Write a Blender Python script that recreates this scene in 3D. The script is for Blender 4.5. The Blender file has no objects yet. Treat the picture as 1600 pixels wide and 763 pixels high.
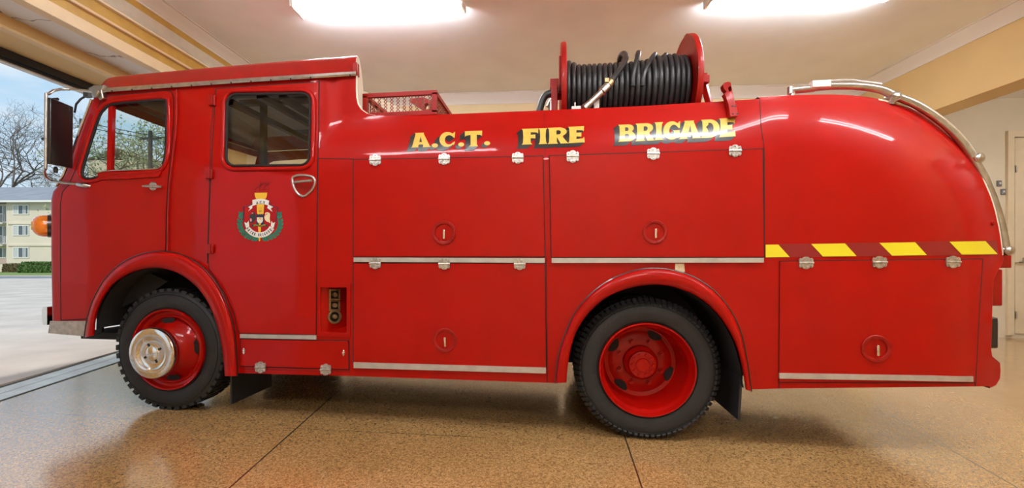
import bpy, bmesh, math, random
from mathutils import Vector, Matrix
from mathutils.geometry import delaunay_2d_cdt
random.seed(7)
PI = math.pi
scene = bpy.context.scene
COL = scene.collection

# ------------------------------------------------------------------ camera
FPX, CX, CY, YAW = 690.0, 766.0, 404.0, math.radians(7.6)
CAM = Vector((0.0, -3.18, 1.288))
FW = Vector((-math.sin(YAW), math.cos(YAW), 0)); RT = Vector((math.cos(YAW), math.sin(YAW), 0))
cam = bpy.data.cameras.new('camera'); cam_o = bpy.data.objects.new('camera', cam); COL.objects.link(cam_o)
cam_o.location = CAM; cam_o.rotation_euler = (PI / 2, 0, YAW)
cam.sensor_fit = 'HORIZONTAL'; cam.sensor_width = 36.0; cam.lens = FPX / 1600.0 * 36.0
cam.shift_x = (800 - CX) / 1600.0; cam.shift_y = (CY - 381.5) / 1600.0
cam.clip_end = 600
scene.camera = cam_o

# ------------------------------------------------------------------ view + world
scene.view_settings.view_transform = 'Standard'; scene.view_settings.look = 'None'
scene.view_settings.gamma = 1.0; scene.view_settings.use_curve_mapping = False
scene.view_settings.exposure = 0.15
TUBE_POWER = 68.0
SKY_POWER = 0.92
SUN_POWER = 2.1

world = bpy.data.worlds.new('sky'); scene.world = world; world.use_nodes = True
nt = world.node_tree; nt.nodes.clear()
def N(t, **kw):
    n = nt.nodes.new(t)
    for k, v in kw.items(): setattr(n, k, v)
    return n
wo = N('ShaderNodeOutputWorld'); bg = N('ShaderNodeBackground'); bg.inputs['Strength'].default_value = SKY_POWER
tc = N('ShaderNodeTexCoord'); sep = N('ShaderNodeSeparateXYZ'); nt.links.new(tc.outputs['Generated'], sep.inputs[0])
grad = N('ShaderNodeValToRGB'); e = grad.color_ramp.elements
e[0].position = 0.0; e[0].color = (.74, .87, .97, 1); e[1].position = .5; e[1].color = (.26, .56, .86, 1)
nt.links.new(sep.outputs['Z'], grad.inputs[0])
mp = N('ShaderNodeMapping'); mp.inputs['Scale'].default_value = (1.6, 1.6, 5.0); nt.links.new(tc.outputs['Generated'], mp.inputs[0])
no = N('ShaderNodeTexNoise'); no.inputs['Scale'].default_value = 1.7; no.inputs['Detail'].default_value = 7; no.inputs['Roughness'].default_value = .55
nt.links.new(mp.outputs[0], no.inputs[0])
cr = N('ShaderNodeValToRGB'); cr.color_ramp.elements[0].position = .44; cr.color_ramp.elements[1].position = .64
nt.links.new(no.outputs[0], cr.inputs[0])
mx = N('ShaderNodeMixRGB'); mx.inputs[2].default_value = (.93, .95, .98, 1)
nt.links.new(cr.outputs[0], mx.inputs[0]); nt.links.new(grad.outputs[0], mx.inputs[1])
nt.links.new(mx.outputs[0], bg.inputs['Color']); nt.links.new(bg.outputs[0], wo.inputs[0])

sun = bpy.data.lights.new('sun', 'SUN'); sun.energy = SUN_POWER; sun.angle = math.radians(3); sun.color = (1, .94, .84)
sun_o = bpy.data.objects.new('sun', sun); COL.objects.link(sun_o); sun_o.rotation_euler = (math.radians(42), 0, math.radians(-4))

# ------------------------------------------------------------------ materials
MATS = {}
def mat(name, col, rough=.5, metal=0., coat=0., spec=.5, var=0., vscale=8., bump=0., bscale=200., emit=None, estr=0., detail=3.):
    if name in MATS: return MATS[name]
    m = bpy.data.materials.new(name); m.use_nodes = True; t = m.node_tree; b = t.nodes['Principled BSDF']
    b.inputs['Base Color'].default_value = (*col, 1); b.inputs['Roughness'].default_value = rough
    b.inputs['Metallic'].default_value = metal; b.inputs['Coat Weight'].default_value = coat
    b.inputs['Coat Roughness'].default_value = .06; b.inputs['Specular IOR Level'].default_value = spec
    c = t.nodes.new('ShaderNodeTexCoord')
    if var:
        n = t.nodes.new('ShaderNodeTexNoise'); n.inputs['Scale'].default_value = vscale; n.inputs['Detail'].default_value = detail
        t.links.new(c.outputs['Object'], n.inputs[0])
        r = t.nodes.new('ShaderNodeValToRGB'); r.color_ramp.elements[0].position = .3; r.color_ramp.elements[1].position = .7
        r.color_ramp.elements[0].color = (*[max(0, x * (1 - var)) for x in col], 1)
        r.color_ramp.elements[1].color = (*[min(1, x * (1 + var)) for x in col], 1)
        t.links.new(n.outputs[0], r.inputs[0]); t.links.new(r.outputs[0], b.inputs['Base Color'])
    if bump:
        n = t.nodes.new('ShaderNodeTexNoise'); n.inputs['Scale'].default_value = bscale; n.inputs['Detail'].default_value = 2
        t.links.new(c.outputs['Object'], n.inputs[0])
        bp = t.nodes.new('ShaderNodeBump'); bp.inputs['Strength'].default_value = bump; bp.inputs['Distance'].default_value = .01
        t.links.new(n.outputs[0], bp.inputs['Height']); t.links.new(bp.outputs[0], b.inputs['Normal'])
        if coat: t.links.new(bp.outputs[0], b.inputs['Coat Normal'])
    if emit:
        b.inputs['Emission Color'].default_value = (*emit, 1); b.inputs['Emission Strength'].default_value = estr
    MATS[name] = m
    return m

RED = mat('red_gloss_paint', (.36, .0022, .0002), .45, coat=.30, spec=.10, var=.05, vscale=3, bump=.13, bscale=4.0)
RED2 = mat('red_worn_paint', (.30, .0035, .001), .42, coat=.15, spec=.25, var=.12, vscale=9)
DKRED = mat('dark_red_tape', (.24, .006, .006), .45)
YEL = mat('yellow_tape', (.78, .68, .02), .4)
GOLD = mat('gold_paint', (.68, .46, .08), .32, coat=.4, var=.08, vscale=25)
BLK = mat('black_paint', (.012, .011, .011), .3, coat=.3)
GAP = mat('gap_shade_and_rubber', (.012, .006, .006), .8)
DARK = mat('dark_underbody', (.014, .013, .013), .75, var=.3, vscale=12)
RUB = mat('tyre_rubber', (.012, .012, .013), .6, var=.25, vscale=14, bump=.15, bscale=60)
HOSE = mat('hose_rubber', (.018, .018, .019), .38, var=.2, vscale=20)
CHROME = mat('polished_chrome', (.78, .77, .74), .12, 1.0, var=.05, vscale=30)
STEEL = mat('brushed_steel', (.50, .48, .45), .32, 1.0, var=.15, vscale=20)
ALU = mat('aluminium_strip', (.52, .50, .47), .48, .55, var=.12, vscale=14)
HINGE = mat('zinc_hinge', (.50, .48, .45), .34, .8, var=.35, vscale=60, bump=.3, bscale=90)
CREAM = mat('cream_paint', (.72, .66, .52), .45, var=.05)
WHITE = mat('white_paint', (.80, .79, .76), .45)
AMBER = mat('amber_lens', (.85, .22, .01), .12, coat=.5, var=.15, vscale=30)
LENSR = mat('red_lens', (.35, .01, .02), .12, coat=.5)
LENSW = mat('clear_lens', (.80, .81, .86), .1, coat=.5)
INT = mat('grey_cab_lining', (.40, .38, .36), .6, var=.1)
INTD = mat('dark_cab_frame', (.03, .03, .032), .5)
SEAT = mat('black_vinyl', (.02, .02, .022), .45)
PATCH = mat('bare_primer_patch', (.66, .55, .36), .7, var=.15, vscale=40)
GREEN = mat('laurel_green', (.01, .16, .10), .45)
NAVY = mat('navy_line', (.012, .012, .05), .45)
WHT = mat('white_enamel', (.78, .76, .72), .4)
PINK = mat('pale_pink_enamel', (.7, .35, .35), .4)

def glass_mat(name, tint=(1, 1, 1), refl=.07):
    m = bpy.data.materials.new(name); m.use_nodes = True; t = m.node_tree; t.nodes.clear()
    o = t.nodes.new('ShaderNodeOutputMaterial'); mix = t.nodes.new('ShaderNodeMixShader')
    tr = t.nodes.new('ShaderNodeBsdfTransparent'); tr.inputs[0].default_value = (*tint, 1)
    g = t.nodes.new('ShaderNodeBsdfGlossy'); g.inputs['Roughness'].default_value = .01
    lw = t.nodes.new('ShaderNodeLayerWeight'); lw.inputs[0].default_value = .5; pw = t.nodes.new('ShaderNodeMath'); pw.operation = 'POWER'; pw.inputs[1].default_value = 4
    ml = t.nodes.new('ShaderNodeMath'); ml.operation = 'MULTIPLY_ADD'; ml.inputs[1].default_value = .55; ml.inputs[2].default_value = .04
    t.links.new(lw.outputs['Facing'], pw.inputs[0]); t.links.new(pw.outputs[0], ml.inputs[0]); t.links.new(ml.outputs[0], mix.inputs[0]); t.links.new(tr.outputs[0], mix.inputs[1]); t.links.new(g.outputs[0], mix.inputs[2])
    t.links.new(mix.outputs[0], o.inputs[0]); return m
GLASS = glass_mat('window_glass', (.93, .96, .95))
MIRROR = mat('mirror_silver', (.75, .75, .76), .02, 1.0)

# ------------------------------------------------------------------ geometry helpers
def ray(px, py): return FW + RT * ((px - CX) / FPX) + Vector((0, 0, (CY - py) / FPX))
def onY(px, py, Y):
    d = ray(px, py); return CAM + d * ((Y - CAM.y) / d.y)
def atT(px, py, t): return CAM + ray(px, py) * t
def onZ(px, py, z):
    d = ray(px, py); return CAM + d * ((z - CAM.z) / d.z)
def Xof(px): return onY(px, CY, 0).x

class MB:
    def __init__(s): s.v = []; s.f = []; s.mi = []
    def add(s, vs, fs, mi=0):
        k = len(s.v); s.v += [tuple(x) for x in vs]
        for q in fs: s.f.append(tuple(i + k for i in q)); s.mi.append(mi)
        return s
    def box(s, c, d, M=None, mi=0):
        c = Vector(c); hx, hy, hz = d[0] / 2, d[1] / 2, d[2] / 2
        vs = [Vector((x, y, z)) for x in (-hx, hx) for y in (-hy, hy) for z in (-hz, hz)]
        if M is not None: vs = [M @ v for v in vs]
        vs = [v + c for v in vs]
        return s.add(vs, [(0, 1, 3, 2), (4, 6, 7, 5), (0, 4, 5, 1), (2, 3, 7, 6), (0, 2, 6, 4), (1, 5, 7, 3)], mi)
    def grid(s, rows, closed_u=False, closed_v=False, mi=0):
        n, m = len(rows), len(rows[0]); vs = [p for r in rows for p in r]; fs = []
        for i in range(n if closed_v else n - 1):
            for j in range(m if closed_u else m - 1):
                a, b = i * m + j, i * m + (j + 1) % m; i2 = (i + 1) % n
                fs.append((a, b, i2 * m + (j + 1) % m, i2 * m + j))
        return s.add(vs, fs, mi)
    def tube(s, pts, r, seg=10, cap=True, closed=False, mi=0):
        pts = [Vector(p) for p in pts]; n = len(pts); rows = []; up = None
        for i, p in enumerate(pts):
            if closed: d = pts[(i + 1) % n] - pts[i - 1]
            else: d = pts[min(i + 1, n - 1)] - pts[max(i - 1, 0)]
            d.normalize()
            if up is None:
                up = Vector((0, 0, 1)) if abs(d.z) < .9 else Vector((1, 0, 0))
            a = d.cross(up); 
            if a.length < 1e-6: a = d.cross(Vector((0, 1, 0)))
            a.normalize(); b = a.cross(d); up = b
            rr = r[i] if isinstance(r, (list, tuple)) else r
            rows.append([p + a * (rr * math.cos(2 * PI * k / seg)) + b * (rr * math.sin(2 * PI * k / seg)) for k in range(seg)])
        s.grid(rows, closed_u=True, closed_v=closed, mi=mi)
        if cap and not closed:
            k = len(s.v) - n * seg
            s.f.append(tuple(range(k + seg - 1, k - 1, -1))); s.mi.append(mi)
            s.f.append(tuple(range(k + (n - 1) * seg, k + n * seg))); s.mi.append(mi)
        return s
    def lathe(s, prof, c=(0, 0, 0), axis='Y', seg=48, mi=0, a0=0, cap=False):
        c = Vector(c); rows = []
        for k in range(seg):
            t = 2 * PI * k / seg; co, si = math.cos(t), math.sin(t); row = []
            for r, h in prof:
                if axis == 'Y': row.append(c + Vector((r * co, h, r * si)))
                elif axis == 'X': row.append(c + Vector((h, r * co, r * si)))
                else: row.append(c + Vector((r * co, r * si, h)))
            rows.append(row)
        return s.grid(rows, closed_v=True, mi=mi)
    def build(s, name, m, parent=None, smooth=40, bevel=0, kind=None):
        me = bpy.data.meshes.new(name); me.from_pydata(s.v, [], s.f); me.update()
        ms = m if isinstance(m, (list, tuple)) else [m]
        for x in ms: me.materials.append(x)
        if len(ms) > 1:
            for p, i in zip(me.polygons, s.mi): p.material_index = i
        b = bmesh.new(); b.from_mesh(me); bmesh.ops.remove_doubles(b, verts=b.verts, dist=1e-6)
        bmesh.ops.recalc_face_normals(b, faces=b.faces); b.to_mesh(me); b.free()
        if smooth:
            for p in me.polygons: p.use_smooth = True
            me.set_sharp_from_angle(angle=math.radians(smooth))
        o = bpy.data.objects.new(name, me); COL.objects.link(o)
        if parent: o.parent = parent
        if bevel:
            bv = o.modifiers.new('bevel', 'BEVEL'); bv.width = bevel; bv.segments = 2; bv.limit_method = 'ANGLE'; bv.angle_limit = math.radians(35)
        if kind: o['kind'] = kind
        return o

def tag(o, label=None, cat=None, group=None, kind=None):
    if label: o['label'] = label
    if cat: o['category'] = cat
    if group: o['group'] = group
    if kind: o['kind'] = kind
    return o
def empty(name, loc=(0, 0, 0)):
    o = bpy.data.objects.new(name, None); COL.objects.link(o); o.location = loc; o.empty_display_size = .1; return o
def inside(p, poly):
    x, y = p; r = False; n = len(poly); j = n - 1
    for i in range(n):
        xi, yi = poly[i]; xj, yj = poly[j]
        if (yi > y) != (yj > y) and x < (xj - xi) * (y - yi) / (yj - yi) + xi: r = not r
        j = i
    return r
def densify(poly, step, closed=True):
    out = []; n = len(poly)
    for i in range(n if closed else n - 1):
        a, b = poly[i], poly[(i + 1) % n]; L = math.hypot(b[0] - a[0], b[1] - a[1]); k = max(1, int(L / step))
        for j in range(k): out.append((a[0] + (b[0] - a[0]) * j / k, a[1] + (b[1] - a[1]) * j / k))
    if not closed: out.append(poly[-1])
    return out
def catmull(pts, n=6, closed=False):
    out = []; L = len(pts); rng = range(L if closed else L - 1)
    g = (lambda i: pts[i % L]) if closed else (lambda i: pts[max(0, min(L - 1, i))])
    for i in rng:
        p0, p1, p2, p3 = g(i - 1), g(i), g(i + 1), g(i + 2)
        for j in range(n):
            t = j / n
            out.append(tuple(.5 * (2 * b + (c - a) * t + (2 * a - 5 * b + 4 * c - d) * t * t + (-a + 3 * b - 3 * c + d) * t ** 3) for a, b, c, d in zip(p0, p1, p2, p3)))
    if not closed: out.append(tuple(pts[-1]))
    return out
def fill2d(outer, holes=(), step=0):
    """triangulated outline -> (2d verts, triangles)"""
    vs = []; ed = []
    for lp in [outer] + list(holes):
        k = len(vs); n = len(lp); vs += [Vector((p[0], p[1])) for p in lp]
        ed += [(k + i, k + (i + 1) % n) for i in range(n)]
    if step:
        x0, x1 = min(p[0] for p in outer), max(p[0] for p in outer); y0, y1 = min(p[1] for p in outer), max(p[1] for p in outer)
        nx, ny = max(1, int((x1 - x0) / step)), max(1, int((y1 - y0) / step))
        for i in range(1, nx):
            for j in range(1, ny):
                q = (x0 + (x1 - x0) * i / nx, y0 + (y1 - y0) * j / ny)
                if inside(q, outer) and not any(inside(q, h) for h in holes):
                    if all((q[0] - v.x) ** 2 + (q[1] - v.y) ** 2 > (step * .35) ** 2 for v in vs[:k + n]): vs.append(Vector(q))
    r = delaunay_2d_cdt(vs, ed, [], 0, 1e-5)
    ov, of = r[0], r[2]; tri = []
    for q in of:
        c = (sum(ov[i].x for i in q) / len(q), sum(ov[i].y for i in q) / len(q))
        if inside(c, outer) and not any(inside(c, h) for h in holes): tri.append(tuple(q))
    return [(v.x, v.y) for v in ov], tri
def plate(mb, outer, holes, fmap, thick_map=None, step=0, dense=0, mi=0):
    """outline filled and mapped by fmap; with thick_map a closed solid"""
    if dense: outer = densify(outer, dense); holes = [densify(h, dense) for h in holes]
    vs, tri = fill2d(outer, holes, step)
    used = sorted({i for t in tri for i in t}); ix = {u: k for k, u in enumerate(used)}
    vs = [vs[u] for u in used]; tri = [tuple(ix[i] for i in t) for t in tri]
    fr = [fmap(*p) for p in vs]
    if thick_map is None: mb.add(fr, tri, mi); return
    bk = [thick_map(*p) for p in vs]; n = len(fr)
    cnt = {}
    for t in tri:
        for i in range(3):
            a, b = t[i], t[(i + 1) % 3]; cnt[(a, b)] = 1
    rim = [(a, b) for (a, b) in cnt if (b, a) not in cnt]
    mb.add(fr + bk, tri + [tuple(i + n for i in reversed(t)) for t in tri] + [(b, a, a + n, b + n) for a, b in rim], mi)
def ellipse(cx, cy, rx, ry=None, n=28, a0=0, a1=2 * PI):
    ry = rx if ry is None else ry
    return [(cx + rx * math.cos(a0 + (a1 - a0) * i / n), cy + ry * math.sin(a0 + (a1 - a0) * i / n)) for i in range(n if abs(a1 - a0 - 2 * PI) < 1e-6 else n + 1)]
def rrect(x0, y0, x1, y1, r, n=5):
    p = []
    for cx, cy, a in ((x1 - r, y0 + r, -PI / 2), (x1 - r, y1 - r, 0), (x0 + r, y1 - r, PI / 2), (x0 + r, y0 + r, PI)):
        p += [(cx + r * math.cos(a + PI / 2 * i / n), cy + r * math.sin(a + PI / 2 * i / n)) for i in range(n + 1)]
    return p

# ------------------------------------------------------------------ the room (turned 3.8 degrees to the engine)
RA = math.radians(3.8); ca, sa = math.cos(RA), math.sin(RA)
def RM(a, b, z): return Vector((a * ca - b * sa, a * sa + b * ca, z))
ROT = Matrix.Rotation(RA, 3, 'Z')
SLOPE = .0105
def floor_z(x): return SLOPE * (.687 - x)
H_C = 4.32
def rbox(mb, a0, a1, b0, b1, z0, z1, mi=0):
    vs = [RM(a, b, z) for a in (a0, a1) for b in (b0, b1) for z in (z0, z1)]
    return mb.add(vs, [(0, 1, 3, 2), (4, 6, 7, 5), (0, 4, 5, 1), (2, 3, 7, 6), (0, 2, 6, 4), (1, 5, 7, 3)], mi)
def rstruct(name, spans, m, bevel=0):
    mb = MB()
    for s in spans: rbox(mb, *s)
    return mb.build(name, m, kind='structure', smooth=0, bevel=bevel)

M_CEIL = mat('ceiling_plaster', (.86, .88, .90), .8, var=.03, vscale=2)
M_TAN = mat('tan_wall_paint', (.62, .42, .18), .6, var=.04, vscale=2)
M_WALL = mat('cream_wall_paint', (.72, .57, .34), .65, var=.03, vscale=2)
M_WALLP = mat('pale_wall_paint', (.68, .58, .42), .65, var=.03, vscale=2)
M_BEAMC = mat('beam_cream_paint', (.74, .58, .36), .5, var=.03)
M_OCH = mat('beam_ochre_paint', (.50, .30, .06), .5, var=.08)
M_COVE = mat('cove_grey_paint', (.56, .50, .40), .55, var=.05)
M_CORN = mat('cornice_white', (.74, .70, .66), .55)
M_DOORP = mat('door_cream_paint', (.70, .57, .38), .45, var=.03)
M_BLACKF = mat('dark_door_steel', (.015, .02, .03), .35)

# floor material: speckled vinyl with sheet joints
def floor_material():
    m = bpy.data.materials.new('speckled_floor'); m.use_nodes = True; t = m.node_tree; b = t.nodes['Principled BSDF']
    L = t.links.new; c = t.nodes.new('ShaderNodeTexCoord')
    def noise(sc, det=3, dist=0.):
        n = t.nodes.new('ShaderNodeTexNoise'); n.inputs['Scale'].default_value = sc; n.inputs['Detail'].default_value = det
        n.inputs['Distortion'].default_value = dist; L(c.outputs['Object'], n.inputs[0]); return n
    def ramp(src, p0, c0, p1, c1):
        r = t.nodes.new('ShaderNodeValToRGB'); r.color_ramp.elements[0].position = p0; r.color_ramp.elements[1].position = p1
        r.color_ramp.elements[0].color = (*c0, 1); r.color_ramp.elements[1].color = (*c1, 1); L(src, r.inputs[0]); return r
    fine = ramp(noise(75, 2, 1.2).outputs[0], .36, (.27, .155, .055), .64, (.70, .44, .19))
    big = ramp(noise(1.1, 3).outputs[0], .3, (.86, .80, .72), .7, (1.06, 1.02, 1.0))
    mul = t.nodes.new('ShaderNodeMixRGB'); mul.blend_type = 'MULTIPLY'; mul.inputs[0].default_value = 1
    L(fine.outputs[0], mul.inputs[1]); L(big.outputs[0], mul.inputs[2])
    sp = t.nodes.new('ShaderNodeSeparateXYZ'); L(c.outputs['Object'], sp.inputs[0])
    def M(op, a, bb=None):
        n = t.nodes.new('ShaderNodeMath'); n.operation = op
        for i, x in enumerate((a, bb)):
            if x is None: continue
            if isinstance(x, (int, float)): n.inputs[i].default_value = x
            else: L(x, n.inputs[i])
        return n.outputs[0]
    tot = None
    for (p, q, w) in (((360, 763), (545, 598), .006), ((980, 690), (1005, 763), .005), ((1330, 608), (1600, 757), .006), ((0, 647), (230, 661), .003), ((450, 671), (760, 682), .0025)):
        P0, P1 = onZ(*p, .02), onZ(*q, .02); d = (P1 - P0); d.z = 0; d.normalize(); nx, ny = -d.y, d.x; k = nx * P0.x + ny * P0.y
        e = M('ABSOLUTE', M('SUBTRACT', M('ADD', M('MULTIPLY', sp.outputs[0], nx), M('MULTIPLY', sp.outputs[1], ny)), k))
        e = M('LESS_THAN', e, w)
        if w < .004 or p[0] == 980:
            lo, hi = sorted((P0.dot(d), P1.dot(d)))
            if p[0] == 980: lo, hi = lo - 5, hi + .05; lo = min(P0.dot(d), P1.dot(d)) - 1.2; hi = max(P0.dot(d), P1.dot(d)) + .0
            s = M('ADD', M('MULTIPLY', sp.outputs[0], d.x), M('MULTIPLY', sp.outputs[1], d.y))
            if p[0] != 980: e = M('MULTIPLY', e, M('MULTIPLY', M('GREATER_THAN', s, lo), M('LESS_THAN', s, hi)))
        tot = e if tot is None else M('MAXIMUM', tot, e)
    mj = t.nodes.new('ShaderNodeMixRGB'); mj.inputs[2].default_value = (.07, .045, .02, 1)
    L(tot, mj.inputs[0]); L(mul.outputs[0], mj.inputs[1]); L(mj.outputs[0], b.inputs['Base Color'])
    rr = ramp(noise(9, 4).outputs[0], .3, (.16,) * 3, .75, (.28,) * 3); L(rr.outputs[0], b.inputs['Roughness'])
    bp = t.nodes.new('ShaderNodeBump'); bp.inputs['Strength'].default_value = .12; bp.inputs['Distance'].default_value = .004
    L(noise(70, 2, 1).outputs[0], bp.inputs['Height']); L(bp.outputs[0], b.inputs['Normal'])
    b.inputs['Specular IOR Level'].default_value = .75
    b.inputs['Coat Weight'].default_value = 1.; b.inputs['Coat IOR'].default_value = 1.65; b.inputs['Coat Roughness'].default_value = .15
    return m
M_FLOOR = floor_material()

# threshold line across the doorway (floor edge)
def onfloor(px, py):
    p = onZ(px, py, .02)
    for _ in range(20): p = onZ(px, py, floor_z(p.x))
    return p
T0, T1 = onfloor(0, 606.6), onfloor(177, 553.7)
td = (T1 - T0).normalized()
def thr(s, off=0):
    n = Vector((-td.y, td.x, 0)).normalized()
    p = T0 + td * s - n * off; p.z = floor_z(p.x); return p
ts0, ts1 = -4.3, 5.0
mb = MB()
def FZ(v): v = Vector(v); v.z = floor_z(v.x); return v
fl = [thr(ts0), FZ(RM(11, -7.2, 0)), FZ(RM(11, 5.1, 0)), thr(ts1)]
fl += [p - Vector((0, 0, .2)) for p in fl]
mb.add(fl, [(0, 1, 2, 3), (7, 6, 5, 4), (0, 4, 5, 1), (1, 5, 6, 2), (2, 6, 7, 3), (3, 7, 4, 0)])
mb.build('floor', M_FLOOR, kind='structure', smooth=0)
# worn steel threshold strips
M_SILL = mat('threshold_paint', (.72, .74, .72), .28, var=.15, vscale=6)
mb = MB()
def strip(mb, o0, o1, h, s0=ts0, s1=ts1):
    lo = [thr(s0, o0), thr(s1, o0), thr(s1, o1), thr(s0, o1)]
    up = [p + Vector((0, 0, h)) for p in lo]
    mb.add(lo + up, [(3, 2, 1, 0), (4, 5, 6, 7), (0, 1, 5, 4), (1, 2, 6, 5), (2, 3, 7, 6), (3, 0, 4, 7)])
strip(mb, .0, .36, .0035); mb.build('trim_1', M_SILL, kind='structure', smooth=0)
mb = MB(); strip(mb, -.03, .012, .006); strip(mb, .355, .372, .006); strip(mb, .178, .183, .0045)
mb.build('trim_2', mat('threshold_steel', (.05, .10, .10), .4, .3), kind='structure', smooth=0)

B0, B1 = -7.0, 5.0
rstruct('ceiling', [(-4.5, 5.75, B0, B1, H_C, H_C + .15)], M_CEIL)
rstruct('wall_back', [(-6.0, 6.0, B1, B1 + .2, -.3, H_C + .15)], M_WALL)
rstruct('wall_annex', [(6.0, 11, B1, B1 + .2, -.3, H_C + .15), (11, 11.2, B0, B1 + .2, -.3, H_C + .15)], M_WALLP)
rstruct('wall_front', [(-6.0, 11, B0 - .2, B0, -.3, H_C + .15)], M_WALL)
rstruct('ceiling_annex', [(6.13, 11, B0, B1, 4.05, 4.2)], M_CEIL)
rstruct('wall_right', [(5.75, 6.13, B0, B1, 3.425, H_C + .1), (5.75, 6.13, B0, -1.2, -.3, 3.425)], mat('right_wall_tan', (.66, .47, .22), .6, var=.03, vscale=2))
rstruct('wall_left', [(-5.75, -5.45, B0, -5.3, -.3, H_C + .1), (-5.75, -5.45, -2.45, -1.2, -.3, H_C + .1), (-5.75, -5.45, 4.4, B1, -.3, H_C + .1), (-5.75, -5.42, B0, B1, 3.41, H_C + .15)], M_TAN)
# stepped beam over the doorway
rstruct('trim_3', [(-5.42, -4.93, B0, B1, 3.41, 3.53)], M_TAN)
rstruct('trim_4', [(-5.0, -4.915, B0, B1, 3.395, 3.425)], mat('moulding_tan', (.66, .48, .25), .5), bevel=.008)
def crack_mat():
    m = mat('cracked_white_ceiling', (.74, .73, .72), .7, var=.04); t = m.node_tree; b = t.nodes['Principled BSDF']
    c = t.nodes.new('ShaderNodeTexCoord'); v = t.nodes.new('ShaderNodeTexVoronoi'); v.feature = 'DISTANCE_TO_EDGE'; v.inputs['Scale'].default_value = 1.7
    n = t.nodes.new('ShaderNodeTexNoise'); n.inputs['Scale'].default_value = 4; n.inputs['Detail'].default_value = 5
    mxv = t.nodes.new('ShaderNodeMixRGB'); mxv.inputs[0].default_value = .25
    t.links.new(c.outputs['Object'], mxv.inputs[1]); t.links.new(n.outputs[1], mxv.inputs[2]); t.links.new(c.outputs['Object'], n.inputs[0]); t.links.new(mxv.outputs[0], v.inputs[0])
    r = t.nodes.new('ShaderNodeValToRGB'); r.color_ramp.elements[0].position = .004; r.color_ramp.elements[1].position = .014
    r.color_ramp.elements[0].color = (.28, .24, .22, 1); r.color_ramp.elements[1].color = (.74, .73, .73, 1)
    t.links.new(v.outputs[0], r.inputs[0]); t.links.new(r.outputs[0], b.inputs['Base Color']); return m
rstruct('ceiling_doorway', [(-4.94, -4.6, B0, B1, 3.53, 3.6)], crack_mat())
rstruct('trim_5', [(-4.61, -4.50, B0, B1, 3.525, 3.648)], M_BEAMC, bevel=.004)
rstruct('trim_6', [(-4.75, -4.53, B0, B1, 3.64, 3.76), (-4.75, -4.52, B0, B1, 3.775, 3.92)], M_OCH)
rstruct('trim_7', [(-4.75, -4.49, B0, B1, 3.752, 3.782)], mat('lip_pink_cream', (.70, .50, .32), .45), bevel=.006)
rstruct('trim_8', [(-4.75, -4.475, B0, B1, 3.91, 3.935)], mat('lip_cream', (.80, .68, .50), .4), bevel=.006)
mb = MB(); prof = [(-4.475, 3.935), (-4.50, 3.97), (-4.515, 4.03), (-4.50, 4.10), (-4.75, 4.10), (-4.75, 3.935)]
mb.grid([[RM(a, b, z) for a, z in prof] for b in (B0, B1)], closed_u=True); mb.build('trim_9', M_COVE, kind='structure', smooth=50)
rstruct('trim_10', [(-4.75, -4.51, B0, B1, 4.10, 4.19)], M_OCH)
def cornice(name, pts_b0_b1, prof):
    mb = MB(); mb.grid([[f(a, z) for a, z in prof] for f in pts_b0_b1], closed_u=True)
    k = len(mb.v); n = len(prof); mb.f += [tuple(range(n)), tuple(range(n, 2 * n))]; mb.mi += [0, 0]
    return mb.build(name, M_CORN, kind='structure', smooth=30)
cp = [(0, 0), (.0, -.17), (.015, -.17), (.02, -.145), (.04, -.12), (.075, -.06), (.115, -.03), (.125, -.012), (.15, -.012), (.15, 0)]
cornice('trim_11', [lambda a, z: RM(-4.52 + a, B0, H_C + z * .8), lambda a, z: RM(-4.52 + a, B1, H_C + z * .8)], cp)
cornice('trim_12', [lambda a, z: RM(-4.5, B1 - a, H_C + z), lambda a, z: RM(5.75, B1 - a, H_C + z)], cp)
cornice('trim_13', [lambda a, z: RM(5.75 - a, B0, H_C + z), lambda a, z: RM(5.75 - a, B1, H_C + z)], cp)
# dark rolled-up door edge under the lintel
mb = MB(); rbox(mb, -5.52, -5.40, -5.3, 4.4, 3.33, 3.41); rbox(mb, -5.50, -5.44, -5.3, 4.4, 3.295, 3.33); mb.build('door_1', M_BLACKF, kind='structure', smooth=0)
rstruct('trim_14', [(-5.50, -5.43, -2.6, 4.4, 3.283, 3.297)], ALU)
rstruct('baseboard_annex', [(6.0, 7.72, B1 - .02, B1, -.13, .10)], M_DOORP, bevel=.005)

# dutch door in the far annex wall
def onB(px, py, b):
    d = ray(px, py); n = Vector((-sa, ca, 0)); t = (b - CAM.dot(n)) / d.dot(n); p = CAM + d * t
    return p.x * ca + p.y * sa, p.z
aF, zT = onB(1571, 205, B1); aL, zL = onB(1583, 216, B1); _, zS = onB(1590, 411, B1); _, zB = onB(1583, 524, B1)
aR = aL + 1.0
dr = MB(); rbox(dr, aF, aL - .02, B1 - .045, B1, zB, zT); rbox(dr, aL - .02, aR + .02, B1 - .045, B1, zL + .01, zT); rbox(dr, aR + .02, aR + .14, B1 - .045, B1, zB, zT)
door2 = dr.build('door_2', M_DOORP, kind='structure', smooth=0, bevel=.006)
mb = MB(); rbox(mb, aL, aR, B1 - .03, B1, zS + .01, zL); mb.build('upper_leaf', M_DOORP, door2, smooth=0, bevel=.003)
mb = MB(); rbox(mb, aL, aR, B1 - .03, B1, zB + .03, zS - .01); rbox(mb, aL, aR, B1 - .06, B1, zS - .02, zS - .003); mb.build('lower_leaf', M_DOORP, door2, smooth=0, bevel=.003)
for py in (265, 492):
    _, z = onB(1583, py, B1); mb = MB(); rbox(mb, aL - .012, aL + .012, B1 - .055, B1 - .03, z - .06, z + .06); mb.build('door_hinge', STEEL, door2)
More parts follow.
